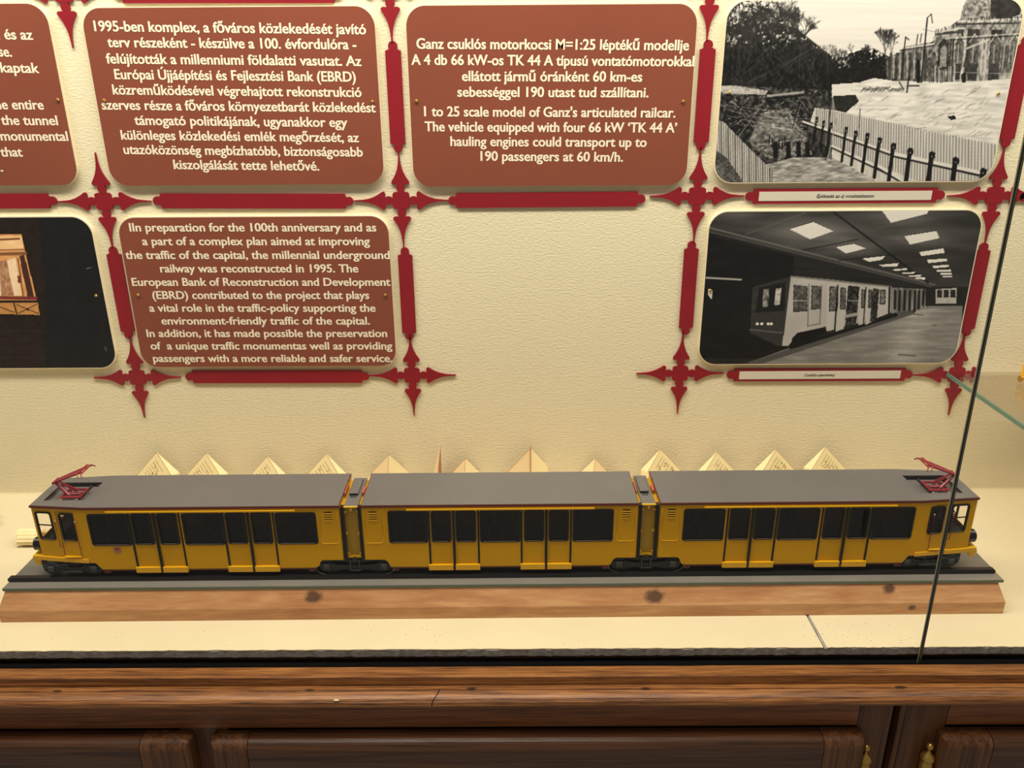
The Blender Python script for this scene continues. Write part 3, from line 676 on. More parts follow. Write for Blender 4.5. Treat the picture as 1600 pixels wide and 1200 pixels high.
    c.poly([(1325, 446), (1343, 448), (1338, 505), (1320, 512)], 46, 1, 50, 3, 3, 38); c.line(1325, 470, 1341, 470, 1.4, 150); c.line(1323, 494, 1338, 491, 5, 150)
    for x in (1346, 1357): c.poly([(x-1, 449), (x+8, 450), (x+5, 506-(x-1346)*.3), (x-5, 508)], 176); win(x, x+6, 452, 482, 96)
    c.line(1353, 449, 1349, 508, 1.8, 26)
    c.poly([(1364, 450), (1374, 452), (1370, 500), (1359, 503)], 50, 1, 40, 3, 3, 39); win(1375, 1384, 452, 476, 110); c.line(1390, 449, 1389, 490, 3, 24)
    c.poly([(1392, 449), (1450, 452), (1450, 480), (1392, 490)], 120, 1, 40, 3, 30, 40)
    for x, h in ((1399, 30), (1406, 33), (1414, 32), (1422, 32), (1430, 34), (1436, 30), (1443, 24)): c.line(x, 455, x-1, 452+h, 4, 28, .9)
    c.poly([(1446, 450), (1506, 448), (1504, 478), (1446, 478)], 40); c.poly([(1462, 452), (1495, 450), (1494, 474), (1462, 474)], 170, 1, 10)
    for x in (1464, 1474.5, 1485): c.poly([(x, 453), (x+8, 453), (x+8, 465), (x, 465)], 46)
    c.c += (rng.random(c.U.shape)[..., None]-.5)*8
    c.c[:] = np.clip((c.c-30)*1.08+18, 10, 235)
    c.poly([(1107, 451), (1113, 454), (1112, 468), (1106, 460)], 205)
def paint_night(c):   # colour photo: lit station entrance at the left, dark to the right
    V, U = c.V, c.U
    c.c[:] = (22, 22, 24); c.c += c.noise(8, 12, 51)[..., None]*8
    c.poly([(-200, 330), (60, 335), (70, 440), (70, 580), (-200, 580)], (34, 24, 20), 1, 6, 5, 5, 52)
    c.poly([(-200, 370), (33, 366), (58, 472), (-200, 474)], (222, 160, 100), 1, 14, 8, 6, 53)
    c.poly([(-200, 372), (34, 369), (37, 392), (-200, 400)], (240, 196, 140), 1, 12, 16, 5, 54)
    c.line(-200, 384, 30, 373, 3, (120, 70, 40)); c.line(-200, 402, 40, 396, 5, (130, 84, 54)); c.line(-200, 396, 38, 390, 2.5, (160, 100, 60))
    c.poly([(0, 412), (24, 402), (34, 462), (-200, 466)], (246, 214, 176), 1, 8, 4, 4, 55)
    c.poly([(-2, 408), (10, 406), (22, 462), (2, 462)], (176, 130, 96), 1, 30, 2, 4, 56)
    c.poly([(30, 400), (38, 398), (54, 468), (44, 468)], (70, 40, 30)); c.poly([(27, 431), (32, 431), (33, 442), (28, 442)], (120, 56, 44))
    c.line(28, 404, 37, 466, 1.5, (90, 50, 40)); c.line(-200, 462, 56, 466, 5, (120, 50, 44))
    c.line(-200, 471, 60, 471, 3.5, (30, 22, 20))
    c.poly([(-200, 473), (59, 473), (62, 492), (-200, 486)], (196, 140, 78), 1, 10)
    c.line(22, 474, 26, 490, 2, (24, 18, 16)); c.line(26, 476, 60, 490, 1.2, (40, 28, 20)); c.line(28, 490, 58, 475, 1.2, (40, 28, 20)); c.line(-10, 476, 22, 488, 1.2, (40, 28, 20))
    c.poly([(43, 481), (46, 483), (43, 486), (40, 483)], (30, 22, 18))
    c.line(-200, 489, 64, 494, 3, (26, 20, 18))
    for y in (510, 524, 538, 552): c.line(-200, y, 72, y+8, 1.5, (60, 40, 34), .6)
    c.line(135, 420, 142, 418, 1.2, (120, 120, 120)); c.line(164, 542, 166, 548, 1.2, (120, 120, 120))
p, inv = photo_panel(.2800, .6655, .4890, .7190, 'black and white photo of a fenced excavation beside a domed building, top right', .026, paint_dig, True)
for s in ((1139, 145), (1560, 146)): screw(*s, p).matrix_parent_inverse = inv
p, inv = photo_panel(.2790, .6660, .2195, .4480, 'black and white photo of an underground train at a platform, lower right', .026, paint_train, True)
screw(1110, 454, p).matrix_parent_inverse = inv
p, inv = photo_panel(-.990, -.6035, .2195, .4465, 'dark colour photo with a lit station entrance, cut off at left edge', .026, paint_night, False)
screw(150, 462, p).matrix_parent_inverse = inv

# ------------------------------------------------------------------ red fretwork ornament
def arrow_pts():
    """one arm pointing +x from the centre, upper half outline listed as (distance, half width)"""
    pts = [(.0110, .0046)]
    for k in range(9):
        a = math.radians(150-150*k/8) if k < 5 else math.radians(150-150*k/8)
    circ = [(.0176+.0062*math.cos(math.radians(t)), .0062*math.sin(math.radians(t))) for t in (135, 110, 85, 60, 40)]
    pts = [(.0120, .0040)] + circ
    pts += [(.0224, .0060), (.0222, .0100), (.0232, .0120), (.0250, .0127), (.0272, .0118), (.0310, .0092), (.0350, .0070), (.0400, .0047), (.0450, .0031), (.0500, .0020), (.0560, .0013), (.0670, .0006)]
    return pts
def cross(name, cx, cz, label, arms='RULD', grp='red fretwork crosses on the wall'):
    o = empty('cross_ornament', (cx, 0, cz), 0, label, 'ornament', grp)
    s = .0118
    c = MB().prism(rrect(-s, s, -s, s, .0036, 4), -.0032, -.0002).build('centre_block', 'red', o)
    base = arrow_pts(); full = base + [(d, -h) for d, h in reversed(base)]
    for a in arms:
        ang = {'R': 0, 'U': 90, 'L': 180, 'D': 270}[a.upper()]; fa = full if a != 'r' else [q for q in full if q[0] < .0300]; ca, sa = math.cos(math.radians(ang)), math.sin(math.radians(ang))
        b = MB().prism([(d*ca-h*sa, d*sa+h*ca) for d, h in reversed(fa)], -.0030, -.0002)
        b.build('arrow_arm', 'red', o)
    return o
Zr = {0: .7368, 1: .4675, 2: .2015}
for k, (px, py, lab, *arms) in enumerate([
    (97.5, -12, 'red cross ornament cut by the top edge, leftmost, pointing down'), (607.8, -19, 'red cross ornament cut by the top edge, between the two brown panels'), (1111, -22, 'red cross ornament cut by the top edge, left of the excavation photo'),
    (162.1, 314.8, 'red cross ornament under the lower left corner of the 1995-ben panel'), (626.7, 313.5, 'red cross ornament where the three brown text panels meet'), (1089.5, 306.5, 'red cross ornament between the Ganz panel and the two photos'), (1555, 305.8, 'red cross ornament by the glass edge, right of the photo caption strip'),
    (214.1, 590.2, 'red cross ornament below the dark colour photo, lowest at left'), (643.7, 586.8, 'red cross ornament under the lower right corner of the English panel'), (1063, 583.7, 'red cross ornament under the lower left corner of the train photo'), (1495.3, 586, 'red cross ornament behind the corner of the glass shelf, its right arm cut short', 'ULDr')]):
    x, z = on_wall(px, py, .003); cross('cross', x, z, lab, arms[0] if arms else 'RULD')
def bar(L, vertical, cx, cz, label, rot=0, caption=None):
    h = .0104; n = 10
    o = empty('bar_ornament', (cx, 0, cz), 0, label, 'ornament', 'red fretwork bars on the wall')
    def cap(sgn):
        r = .0062; c0 = L/2+.0052
        arc = [(c0+r*math.cos(math.radians(t)), r*math.sin(math.radians(t))) for t in range(-130, 131, 20)]
        return arc if sgn > 0 else [(-x, -z) for x, z in arc]
    half = [(L/2, -h), (L/2, -.0072), (L/2+.0014, -.0070)] + cap(1) + [(L/2+.0014, .0070), (L/2, .0072), (L/2, h)]
    pts = half + [(-x, -z) for x, z in half]
    if vertical: pts = [(-z, x) for x, z in pts]
    b = MB().prism(pts, -.0030, -.0002).build('bar', 'red', o); b.rotation_euler = (0, rot, 0)
    if caption:
        w2 = L/2-.0075
        q = MB().box(-w2, w2, -.0034, -.0029, -.0064, .0064).build('caption_strip', 'label', o)
        me = text_mesh(caption[0], .25); nn = len(me.vertices); co = np.zeros(nn*3); me.vertices.foreach_get('co', co); co = co.reshape(-1, 3)
        s = caption[1]/(co[:, 0].max()-co[:, 0].min()); x0 = (co[:, 0].max()+co[:, 0].min())/2
        co = np.stack([(co[:, 0]-x0)*s+caption[2], np.full(nn, -.0036), (co[:, 1]-.35)*s*1.0], 1)
        me.vertices.foreach_set('co', co.ravel()); me.materials.clear(); me.materials.append(MT['ink']); me.update()
        t = bpy.data.objects.new('caption_text', me); C.objects.link(t); t.parent = o
    return o
def vbar(x0, y0, x1, y1, label, **k):
    A = on_wall(x0, y0, .003); B = on_wall(x1, y1, .003)
    bar(abs(A[1]-B[1]), True, (A[0]+B[0])/2, (A[1]+B[1])/2, label, **k)
def hbar(x0, y0, x1, y1, label, **k):
    A = on_wall(x0, y0, .003); B = on_wall(x1, y1, .003)
    bar(abs(A[0]-B[0]), False, (A[0]+B[0])/2, (A[1]+B[1])/2, label, rot=-math.atan2(B[1]-A[1], B[0]-A[0]), **k)
vbar(614, 78.5, 621.5, 224.5, 'upright red bar between the two upper brown panels')
vbar(1106.5, 76.5, 1095.5, 222, 'upright red bar left of the excavation photo')
vbar(1604, 70, 1573, 217, 'upright red bar right of the excavation photo')
vbar(177.5, 397.5, 199, 518, 'upright red bar between the dark photo and the English panel')
vbar(632, 398.7, 640, 520, 'upright red bar right of the English text panel')
vbar(1081.5, 389, 1071, 512, 'upright red bar left of the train photo')
vbar(1537.5, 391.7, 1511.5, 514, 'upright red bar right of the train photo')
hbar(-330, 316, 76, 314, 'level red bar above the dark photo, cut by left edge')
hbar(251, 314, 539.5, 314.5, 'level red bar above the English text panel')
hbar(713, 313.5, 996, 311, 'level red bar under the Ganz text panel')
hbar(1177.5, 307, 1464, 305, 'level red bar with the Építkezés caption under the excavation photo', caption=('Építkezés az új vonalszakaszon', .081, 0))
hbar(1606, 308, 1950, 306, 'level red bar cut by the right edge, beyond the glass joint')
hbar(301, 589, 565, 588.5, 'level red bar under the English text panel')
hbar(1147.5, 586, 1414.5, 585.5, 'level red bar with the Csuklós caption under the train photo', caption=('Csuklós szerelvény', .047, 0))
hbar(190, -9, 521, -9, 'level red bar at the top edge over the 1995-ben panel')

# ------------------------------------------------------------------ wooden plinth, glass plate and rails
PH = .0065
O = (0, -.304, 0)
plinth = empty('plinth', O, PH, 'stained pine plinth with chamfered edges and dark knots under the model train', 'plinth')
b = MB()
lo = [(-.6400, -.0240), (.6070, -.0240), (.6070, .125), (-.6400, .125)]
c = .009
hi = [(-.6310, -.0150), (.5980, -.0150), (.5980, .116), (-.6310, .116)]
vs = [(x, y, 0) for x, y in lo] + [(x, y, .0165) for x, y in lo] + [(x, y, .0398) for x, y in hi]
b.add(vs, [(3, 2, 1, 0), (8, 9, 10, 11)] + [(i, (i+1) % 4, (i+1) % 4+4, i+4) for i in range(4)] + [(i+4, (i+1) % 4+4, (i+1) % 4+8, i+8) for i in range(4)])
b.build('wood_block', 'base', plinth, bev=.0006)
plate = empty('glass_plate', O, PH, 'grey glass plate with green polished edge lying on the pine plinth', 'glass plate')
MB().box(-.6325, .6032, -.0156, .112, .0405, .0436).build('plate_body', 'plate', plate)
MB().box(-.6329, .6036, -.0162, -.0155, .0402, .0433).box(-.6331, -.6324, -.0160, .112, .0402, .0433).box(.6031, .6038, -.0160, .112, .0402, .0433).build('polished_edge', 'plate_edge', plate)
tag(MB().box(-.630, .598, -.0142, .108, .0397, .0406).build('felt_underlay', 'black', plate))
track = empty('track', O, PH, 'pair of black rails with rounded ends on the glass plate', 'track')
for y0 in (-.0022, .0755):
    prof = rrect(-.6335, .6005, .0436, .0497, .0028, 4)
    MB().prism(prof, y0, y0+.0060).build('rail', 'rail', track)

# ------------------------------------------------------------------ the model train
T = empty('model_railcar', O, PH, 'yellow three-section articulated underground railcar model with grey roofs and two red pantographs', 'model train')
W = .083; ZB, ZT = .0597, .1445
def car(name, x0, x1, cutL, cutR, wins, doors, vents, gutter, steps, nose=None, bend=None):
    """nose: -1 cab at the left end, +1 cab at the right end"""
    tap = .007
    def YS(x):
        if nose == -1 and x < bend: return tap*(bend-x)/(bend-x0)
        if nose == 1 and x > bend: return tap*(x-bend)/(x1-bend)
        return 0.0
    t = .0011
    body = MB()
    # lower outline of the side: list of (x, z)
    low = sorted(cutL + cutR); low = [(x0, low[0][1])] + low + [(x1, low[-1][1])]
    def zlow(x):
        for (a, za), (b, zb) in zip(low, low[1:]):
            if a <= x <= b: return za if b-a < 1e-9 else za+(zb-za)*(x-a)/(b-a)
        return low[-1][1]
    xs = set([x0, x1] + [p[0] for p in low] + ([bend] if bend else []))
    for a, b_, z0, z1 in wins: xs |= {a, b_}
    for a, b_, ws in doors: xs |= {a, b_}
    for back in (False, True):
        lst = sorted(xs)
        for a, b_ in zip(lst, lst[1:]):
            if b_-a < 1e-5: continue
            m = (a+b_)/2; hole = None
            for p, q, z0, z1 in wins:
                if p <= m <= q: hole = (z0, z1)
            for p, q, ws in doors:
                if p <= m <= q: hole = (None, .1392)
            Y = (lambda x: W-YS(x)-t) if back else YS
            e = 1e-5
            if hole is None: body.quadcol(a, b_, Y, t, zlow(a+e), zlow(b_-e), ZT)
            else:
                if hole[0] is not None: body.quadcol(a, b_, Y, t, zlow(a+e), zlow(b_-e), hole[0])
                body.quadcol(a, b_, Y, t, hole[1], hole[1], ZT)
    # end walls
    for xe, s in ((x0, 1), (x1, -1)):
        cabend = (nose == -1 and s == 1) or (nose == 1 and s == -1)
        if cabend:
            y0, y1 = tap, W-tap
            body.box(min(xe, xe+s*t), max(xe, xe+s*t), y0, y1, .0700, .0985)
            body.box(min(xe, xe+s*t), max(xe, xe+s*t), y0, y1, .1400, ZT)
            for yy in (y0, (y0+y1)/2-.0025, y1-.004): body.box(min(xe, xe+s*t), max(xe, xe+s*t), yy, yy+.004, .0985, .1400)
        else:
            body.box(min(xe, xe+s*t), max(xe, xe+s*t), 0, .022, .0705, ZT); body.box(min(xe, xe+s*t), max(xe, xe+s*t), W-.022, W, .0705, ZT); body.box(min(xe, xe+s*t), max(xe, xe+s*t), .022, W-.022, .135, ZT)
    B = body.build('car_body', 'yellow', T)
    # interior floor, seats and ceiling
    fx0, fx1 = (x0+.003, x1-.003)
    MB().box(fx0, fx1, .004+(tap if nose else 0)*.6, W-.004-(tap if nose else 0)*.6, .0720, .0740).build('car_floor', 'interior', B)
    st = MB(); x = (bend if nose == -1 else x0+.02)
    xe = (bend if nose == 1 else x1-.02)
    dz = [(p-.004, q+.004) for p, q, ws in doors]
    while x < xe-.02:
        if all(not (p < x+.008 < q) for p, q in dz):
            for yy in (.006, W-.028):
                st.box(x, x+.012, yy, yy+.022, .074, .0835); st.box(x, x+.003, yy, yy+.022, .0835, .103)
        x += .0165
    tag(st.build('seat_row', 'seat', B), kind='stuff')
    # cab console seen through the windows
    if nose:
        s = -1 if nose == -1 else 1; xe = x0 if nose == -1 else x1
        a, b_ = sorted((xe-s*.003, xe-s*.018)); MB().box(a, b_, .012, W-.012, .074, .094).build('cab_console', 'dark', B)
        a, b_ = sorted((xe-s*.046, xe-s*.048)); MB().box(a, b_, .006, W-.006, .074, .144).build('cab_bulkhead', 'interior', B)
    # windows
    def window(a, b_, z0, z1, pane, Yf, mid=False, back=False, off=0):
        r = .0034; fr = .0019
        ya, yb = Yf(a), Yf(b_)
        outer = rrect(a-.0006, b_+.0006, z0-.0006, z1+.0006, r+.0006, 5); inner = rrect(a+fr, b_-fr, z0+fr, z1-fr, r-.0008, 5)
        n = len(outer); vs = []; d = .0009
        yy = lambda x: Yf(min(max(x, a), b_))
        sg = -1 if not back else 1
        for L, o_ in ((outer, sg*(.0007+off)), (inner, sg*(.0007+off)), (inner, -sg*d), (outer, -sg*d)):
            for x, z in L: vs.append((x, yy(x)+o_, z))
        fs = []
        for k in range(4):
            k2 = (k+1) % 4
            for i in range(n): fs.append((k*n+i, k*n+(i+1) % n, k2*n+(i+1) % n, k2*n+i))
        f = MB().add(vs, fs).build('window_frame', 'rubber', B)
        if not back:
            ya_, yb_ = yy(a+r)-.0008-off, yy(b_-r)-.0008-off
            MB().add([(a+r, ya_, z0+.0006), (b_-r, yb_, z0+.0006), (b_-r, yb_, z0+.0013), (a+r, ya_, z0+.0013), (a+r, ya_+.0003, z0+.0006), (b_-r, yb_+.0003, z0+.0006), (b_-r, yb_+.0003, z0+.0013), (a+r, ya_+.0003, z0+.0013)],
                     [(0, 1, 2, 3), (7, 6, 5, 4), (0, 4, 5, 1), (3, 2, 6, 7), (0, 3, 7, 4), (1, 5, 6, 2)]).build('window_highlight', 'sill_highlight', B)  # light strip added as a painted highlight on the lower frame
        pn = MB().add([(x, yy(x)+sg*(-.0002), z) for x, z in inner], [tuple(range(n))])
        pn.build('window_pane', pane, B)
        if mid:
            zm = z0+(z1-z0)*.52
            MB().add([(a+fr, yy(a)-.0003, zm-.0006), (b_-fr, yy(b_)-.0003, zm-.0006), (b_-fr, yy(b_)-.0003, zm+.0006), (a+fr, yy(a)-.0003, zm+.0006),
                      (a+fr, yy(a)+.0008, zm-.0006), (b_-fr, yy(b_)+.0008, zm-.0006), (b_-fr, yy(b_)+.0008, zm+.0006), (a+fr, yy(a)+.0008, zm+.0006)],
                     [(0, 1, 2, 3), (7, 6, 5, 4), (0, 4, 5, 1), (3, 2, 6, 7), (0, 3, 7, 4), (1, 5, 6, 2)]).build('window_bar', 'rubber', B)
    for a, b_, z0, z1 in wins:
        cabw = nose and ((nose == -1 and b_ < bend) or (nose == 1 and a > bend))
        mid = (b_-a) > .03 or (cabw and ((nose == -1 and a < x0+.02) or (nose == 1 and b_ > x1-.02)))
        edge = cabw and ((nose == -1 and a < x0+.02) or (nose == 1 and b_ > x1-.02))
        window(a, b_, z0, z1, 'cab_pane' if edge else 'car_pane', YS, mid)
        window(a, b_, z0, z1, 'cab_pane' if edge else 'car_pane', (lambda x: W-YS(x)), False, True)
    # doors: two leaves between black seals
    for p, q, ws in doors:
        m = (p+q)/2
        leaves = [(p+.0012, m-.0013), (m+.0013, q-.0012)]
        for (a, b_), (wa, wb_) in zip(leaves, ws):
            for yb, back in ((.0006, False), (W-.0018, True)):
                d = MB(); z0, z1 = .0600, .1388; zz0, zz1 = .0955, .1380
                d.box(a, b_, yb, yb+.0012, z0, zz0).box(a, b_, yb, yb+.0012, zz1, z1).box(a, wa, yb, yb+.0012, zz0, zz1).box(wb_, b_, yb, yb+.0012, zz0, zz1)
                d.build('door_leaf', 'yellow', B)
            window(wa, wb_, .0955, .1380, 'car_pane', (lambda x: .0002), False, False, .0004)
            window(wa, wb_, .0955, .1380, 'car_pane', (lambda x: W-.0002), False, True, .0004)
        for x, hw, zb in ((p, .0011, .0640), (m, .0015, .0585), (q, .0011, .0640)):
            MB().box(x-hw, x+hw, -.0004 if hw < .0012 else -.0018, .0022, zb, .1390).build('door_seal', 'rubber', B)
            MB().box(x-hw, x+hw, W-.0022, W+.0002, zb, .1390).build('door_seal', 'rubber', B)
    for a, b_ in steps:
        m = (a+b_)/2
        MB().box(a, m-.0015, -.0024, .001, .0560, .0634).box(m+.0015, b_, -.0024, .001, .0560, .0634).build('door_step', 'yellow2', B)
        MB().box(a+.0015, b_-.0005, -.0006, .001, .0545, .0562).build('step_underside', 'trim', B)
    g0, g1 = gutter
    MB().box(g0, g1, -.0022, .0004, .1402, .1422).build('rain_gutter', 'yellow2', B)
    for a in vents:
        for k in range(4):
            z = .1262+k*.0031
            MB().box(a, a+.0100, -.0010, .0003, z, z+.0013).build('louvre_slat', 'yellow2', B)
            MB().box(a+.0003, a+.0097, -.0003, .0003, z+.0013, z+.0031).build('louvre_slot', 'louvre', B)
        e = MB(); e.tube([(x, -.0002, z) for x, z in rrect(a-.0055, a+.0155, .0945, .1412, .003, 4)], .0004, 5, True)
        e.build('access_panel', 'yellow2', B)
    # underframe
    u0, u1 = low[1][0], low[-2][0]
    bx0, bx1 = cutL[-1][0]+.001, cutR[0][0]-.001
    MB().box(bx0, bx1, .0004, W-.0004, .0572, .0600).build('underframe', 'trim', B)
    MB().box(bx0+.012, bx1-.012, .012, W-.012, .0505, .0572).build('underside_shade_box', 'dark', B)  # dark box added as shade to fill the space under the car
    MB().box(bx0+.0005, bx0+.0085, -.0002, .006, .0545, .0572).box(bx1-.0085, bx1-.0005, -.0002, .006, .0545, .0572).build('jacking_bracket', 'trim', B)
    # roof
    ov = .0012
    if nose == -1: out = [(x0-.0015, tap-ov), (bend, -ov), (x1, -ov), (x1, W+ov), (bend, W+ov), (x0-.0015, W-tap+ov)]; well = (x0+.0100, bend-.0070)
    elif nose == 1: out = [(x0, -ov), (bend, -ov), (x1+.0015, tap-ov), (x1+.0015, W-tap+ov), (bend, W+ov), (x0, W+ov)]; well = (bend+.0030, x1-.0130)
    else: out = [(x0, -ov), (x1, -ov), (x1, W+ov), (x0, W+ov)]; well = None
    def roofpiece(mb, inset, z0, z1):
        pts = out
        cx = (x0+x1)/2
        P = [(x+(inset if x < cx else -inset), y+(inset if y < W/2 else -inset)) for x, y in pts]
        if not well: mb.slab(P, z0, z1); return
        a, b_ = well; y0, y1 = .0180, .0650
        def ylim(x):
            ys = []
            for (xa, ya), (xb, yb) in zip(P, P[1:]+P[:1]):
                if min(xa, xb)-1e-9 <= x <= max(xa, xb)+1e-9 and abs(xb-xa) > 1e-6: ys.append(ya+(yb-ya)*(x-xa)/(xb-xa))
            return min(ys), max(ys)
        A = ylim(a); Bb = ylim(b_)
        lx = min(p[0] for p in P); rx = max(p[0] for p in P); LL = ylim(lx+1e-6); RR = ylim(rx-1e-6)
        def seg(xa, ya, xb, yb): mb.slab([(xa, ya[0]), (xb, yb[0]), (xb, yb[1]), (xa, ya[1])], z0, z1)
        Bd = ylim(bend)
        if nose == -1:
            seg(lx, LL, a, A); seg(b_, Bb, bend, Bd); seg(bend, Bd, rx, RR)
        else:
            seg(lx, LL, bend, Bd); seg(bend, Bd, a, A); seg(b_, Bb, rx, RR)
        mb.slab([(a, A[0]), (b_, Bb[0]), (b_, y0), (a, y0)], z0, z1); mb.slab([(a, y1), (b_, y1), (b_, Bb[1]), (a, A[1])], z0, z1)
    m1 = MB(); roofpiece(m1, 0, ZT-.0002, .1468); R = m1.build('roof', 'trim', T)
    m2 = MB(); roofpiece(m2, .0008, .1468, .1474); m2.build('roof_sheet', 'roof', R)
    if well:
        a, b_ = well
        q = MB().box(a-.0005, b_+.0005, .0170, .0660, .1400, .1415)
        q.box(a-.0008, a, .0170, .0660, .1400, .1470).box(b_, b_+.0008, .0170, .0660, .1400, .1470).box(a, b_, .0172, .0180, .1400, .1470).box(a, b_, .0650, .0658, .1400, .1470)
        q.build('pantograph_well', 'roof', R)
        MB().box(a+.006, b_-.008, .0655, .0640, .1430, .1464).box(b_-.004, b_-.001, .058, .0645, .1415, .1452).build('well_vent', 'dark', R)
    return B
FULL = [(-.5187, -.4705, .0945, .1378), (-.4045, -.3562, .0945, .1378), (-.2915, -.2425, .0945, .1378), (-.5553, -.5370, .1000, .1378), (-.5850, -.5648, .1003, .1388)]
d1 = [(-.4690, -.4080, ((-.4660, -.4425), (-.4350, -.4115))), (-.3550, -.2940, ((-.3518, -.3283), (-.3208, -.2975)))]
c1 = car('car', -.5885, -.2127, [(-.5295, .0690), (-.5205, .0690), (-.5135, ZB)], [(-.2480, ZB), (-.2440, .0625), (-.2420, .0680), (-.2390, .0705)],
    FULL, d1, [-.2320], (-.4950, -.2663), [(-.4708, -.4070), (-.3567, -.2930)], -1, -.5205)
c2 = car('car', -.1868, .1495, [(-.1625, .0705), (-.1590, .0680), (-.1550, ZB)], [(.1175, ZB), (.1215, .0680), (.1250, .0705)],
    [(-.1545, -.1075, .0948, .1388), (-.0430, .0057, .0948, .1388), (.0704, .1190, .0948, .1388)],
    [(-.1056, -.0452, ((-.1022, -.0790), (-.0722, -.0485))), (.0075, .0680, ((.0110, .0345), (.0413, .0648)))],
    [-.1778, .1300], (-.1318, .0959), [(-.1077, -.0440), (.0062, .0696)])
c3 = car('car', .1752, .5640, [(.2005, .0705), (.2035, .0680), (.2055, .0625), (.2080, ZB)], [(.4822, ZB), (.4885, .0697), (.4960, .0697)],
    [(.2052, .2548, .0945, .1382), (.3213, .3700, .0945, .1382), (.4360, .4860, .0945, .1382), (.5060, .5245, .1000, .1378), (.5330, .5550, .1003, .1388)],
    [(.2587, .3190, ((.2618, .2852), (.2923, .3155))), (.3738, .4343, ((.3770, .4005), (.4078, .4312)))],
    [.1845], (.2289, .4626), [(.2570, .3205), (.3722, .4360)], 1, .4945)
# crest on the first section
cr = MB().prism([(-.4948, .0862), (-.4932, .0838), (-.4898, .0832), (-.4866, .0840), (-.4852, .0864), (-.4858, .0912), (-.4900, .0922), (-.4944, .0912)], -.0006, .0004).build('crest', 'crest', c1)
MB().prism([(-.4930, .0886), (-.4870, .0886), (-.4876, .0904), (-.4900, .0910), (-.4926, .0904)], -.0009, -.0005).build('crest_shield', 'panto', c1)
# gangways
def gangway(xa, xb):
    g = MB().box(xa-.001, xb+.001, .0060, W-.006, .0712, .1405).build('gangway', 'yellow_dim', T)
    MB().box(xa+.0004, xa+.0044, .0008, .0075, .0705, .1440).box(xb-.0044, xb-.0004, .0008, .0075, .0705, .1440).build('rubber_bellows', 'rubber', g)
    MB().box(xa+.0046, xb-.0046, .0040, W-.004, .1405, .1430).build('gangway_roof', 'roof', g)
    MB().box(xa+.0005, xb-.0005, .0030, .0050, .1418, .1434).build('gangway_eave', 'yellow2', g)
    c = (xa+xb)/2
    MB().box(c-.0066, c+.0044, .0330, .0740, .1430, .1462).build('roof_hatch', 'roof', g, bev=.0008)
    MB().box(c-.0062, c+.0040, .0318, .0332, .1432, .1452).build('hatch_front', 'rubber', g)
    MB().box(xa+.0006, xa+.0020, .030, .056, .1430, .1475).box(xb-.0040, xb-.0012, .034, .050, .1430, .1462).build('hatch_bracket', 'orange', g)
    MB().lathe([(.0018, 0), (.0018, .0006)], (c-.003, .0285, .1430)).lathe([(.0018, 0), (.0018, .0006)], (c+.001, .0285, .1430)).build('roof_stud', 'dark2', g)
    for z in (.136, .1055, .0760):
        for x in (xa+.0056, xb-.0056):
            MB().box(x-.0010, x+.0010, .0042, .0062, z-.0016, z+.0016).build('hinge_lug', 'yellow2', g)
    MB().box(c-.0012, c+.0012, .0036, .0062, .1370, .1415).build('latch', 'yellow2', g)
    MB().box(xa+.0046, xb-.0046, .0040, .0060, .0712, .0734).build('gangway_sill', 'yellow2', g)
gangway(-.2127, -.1868); gangway(.1495, .1752)
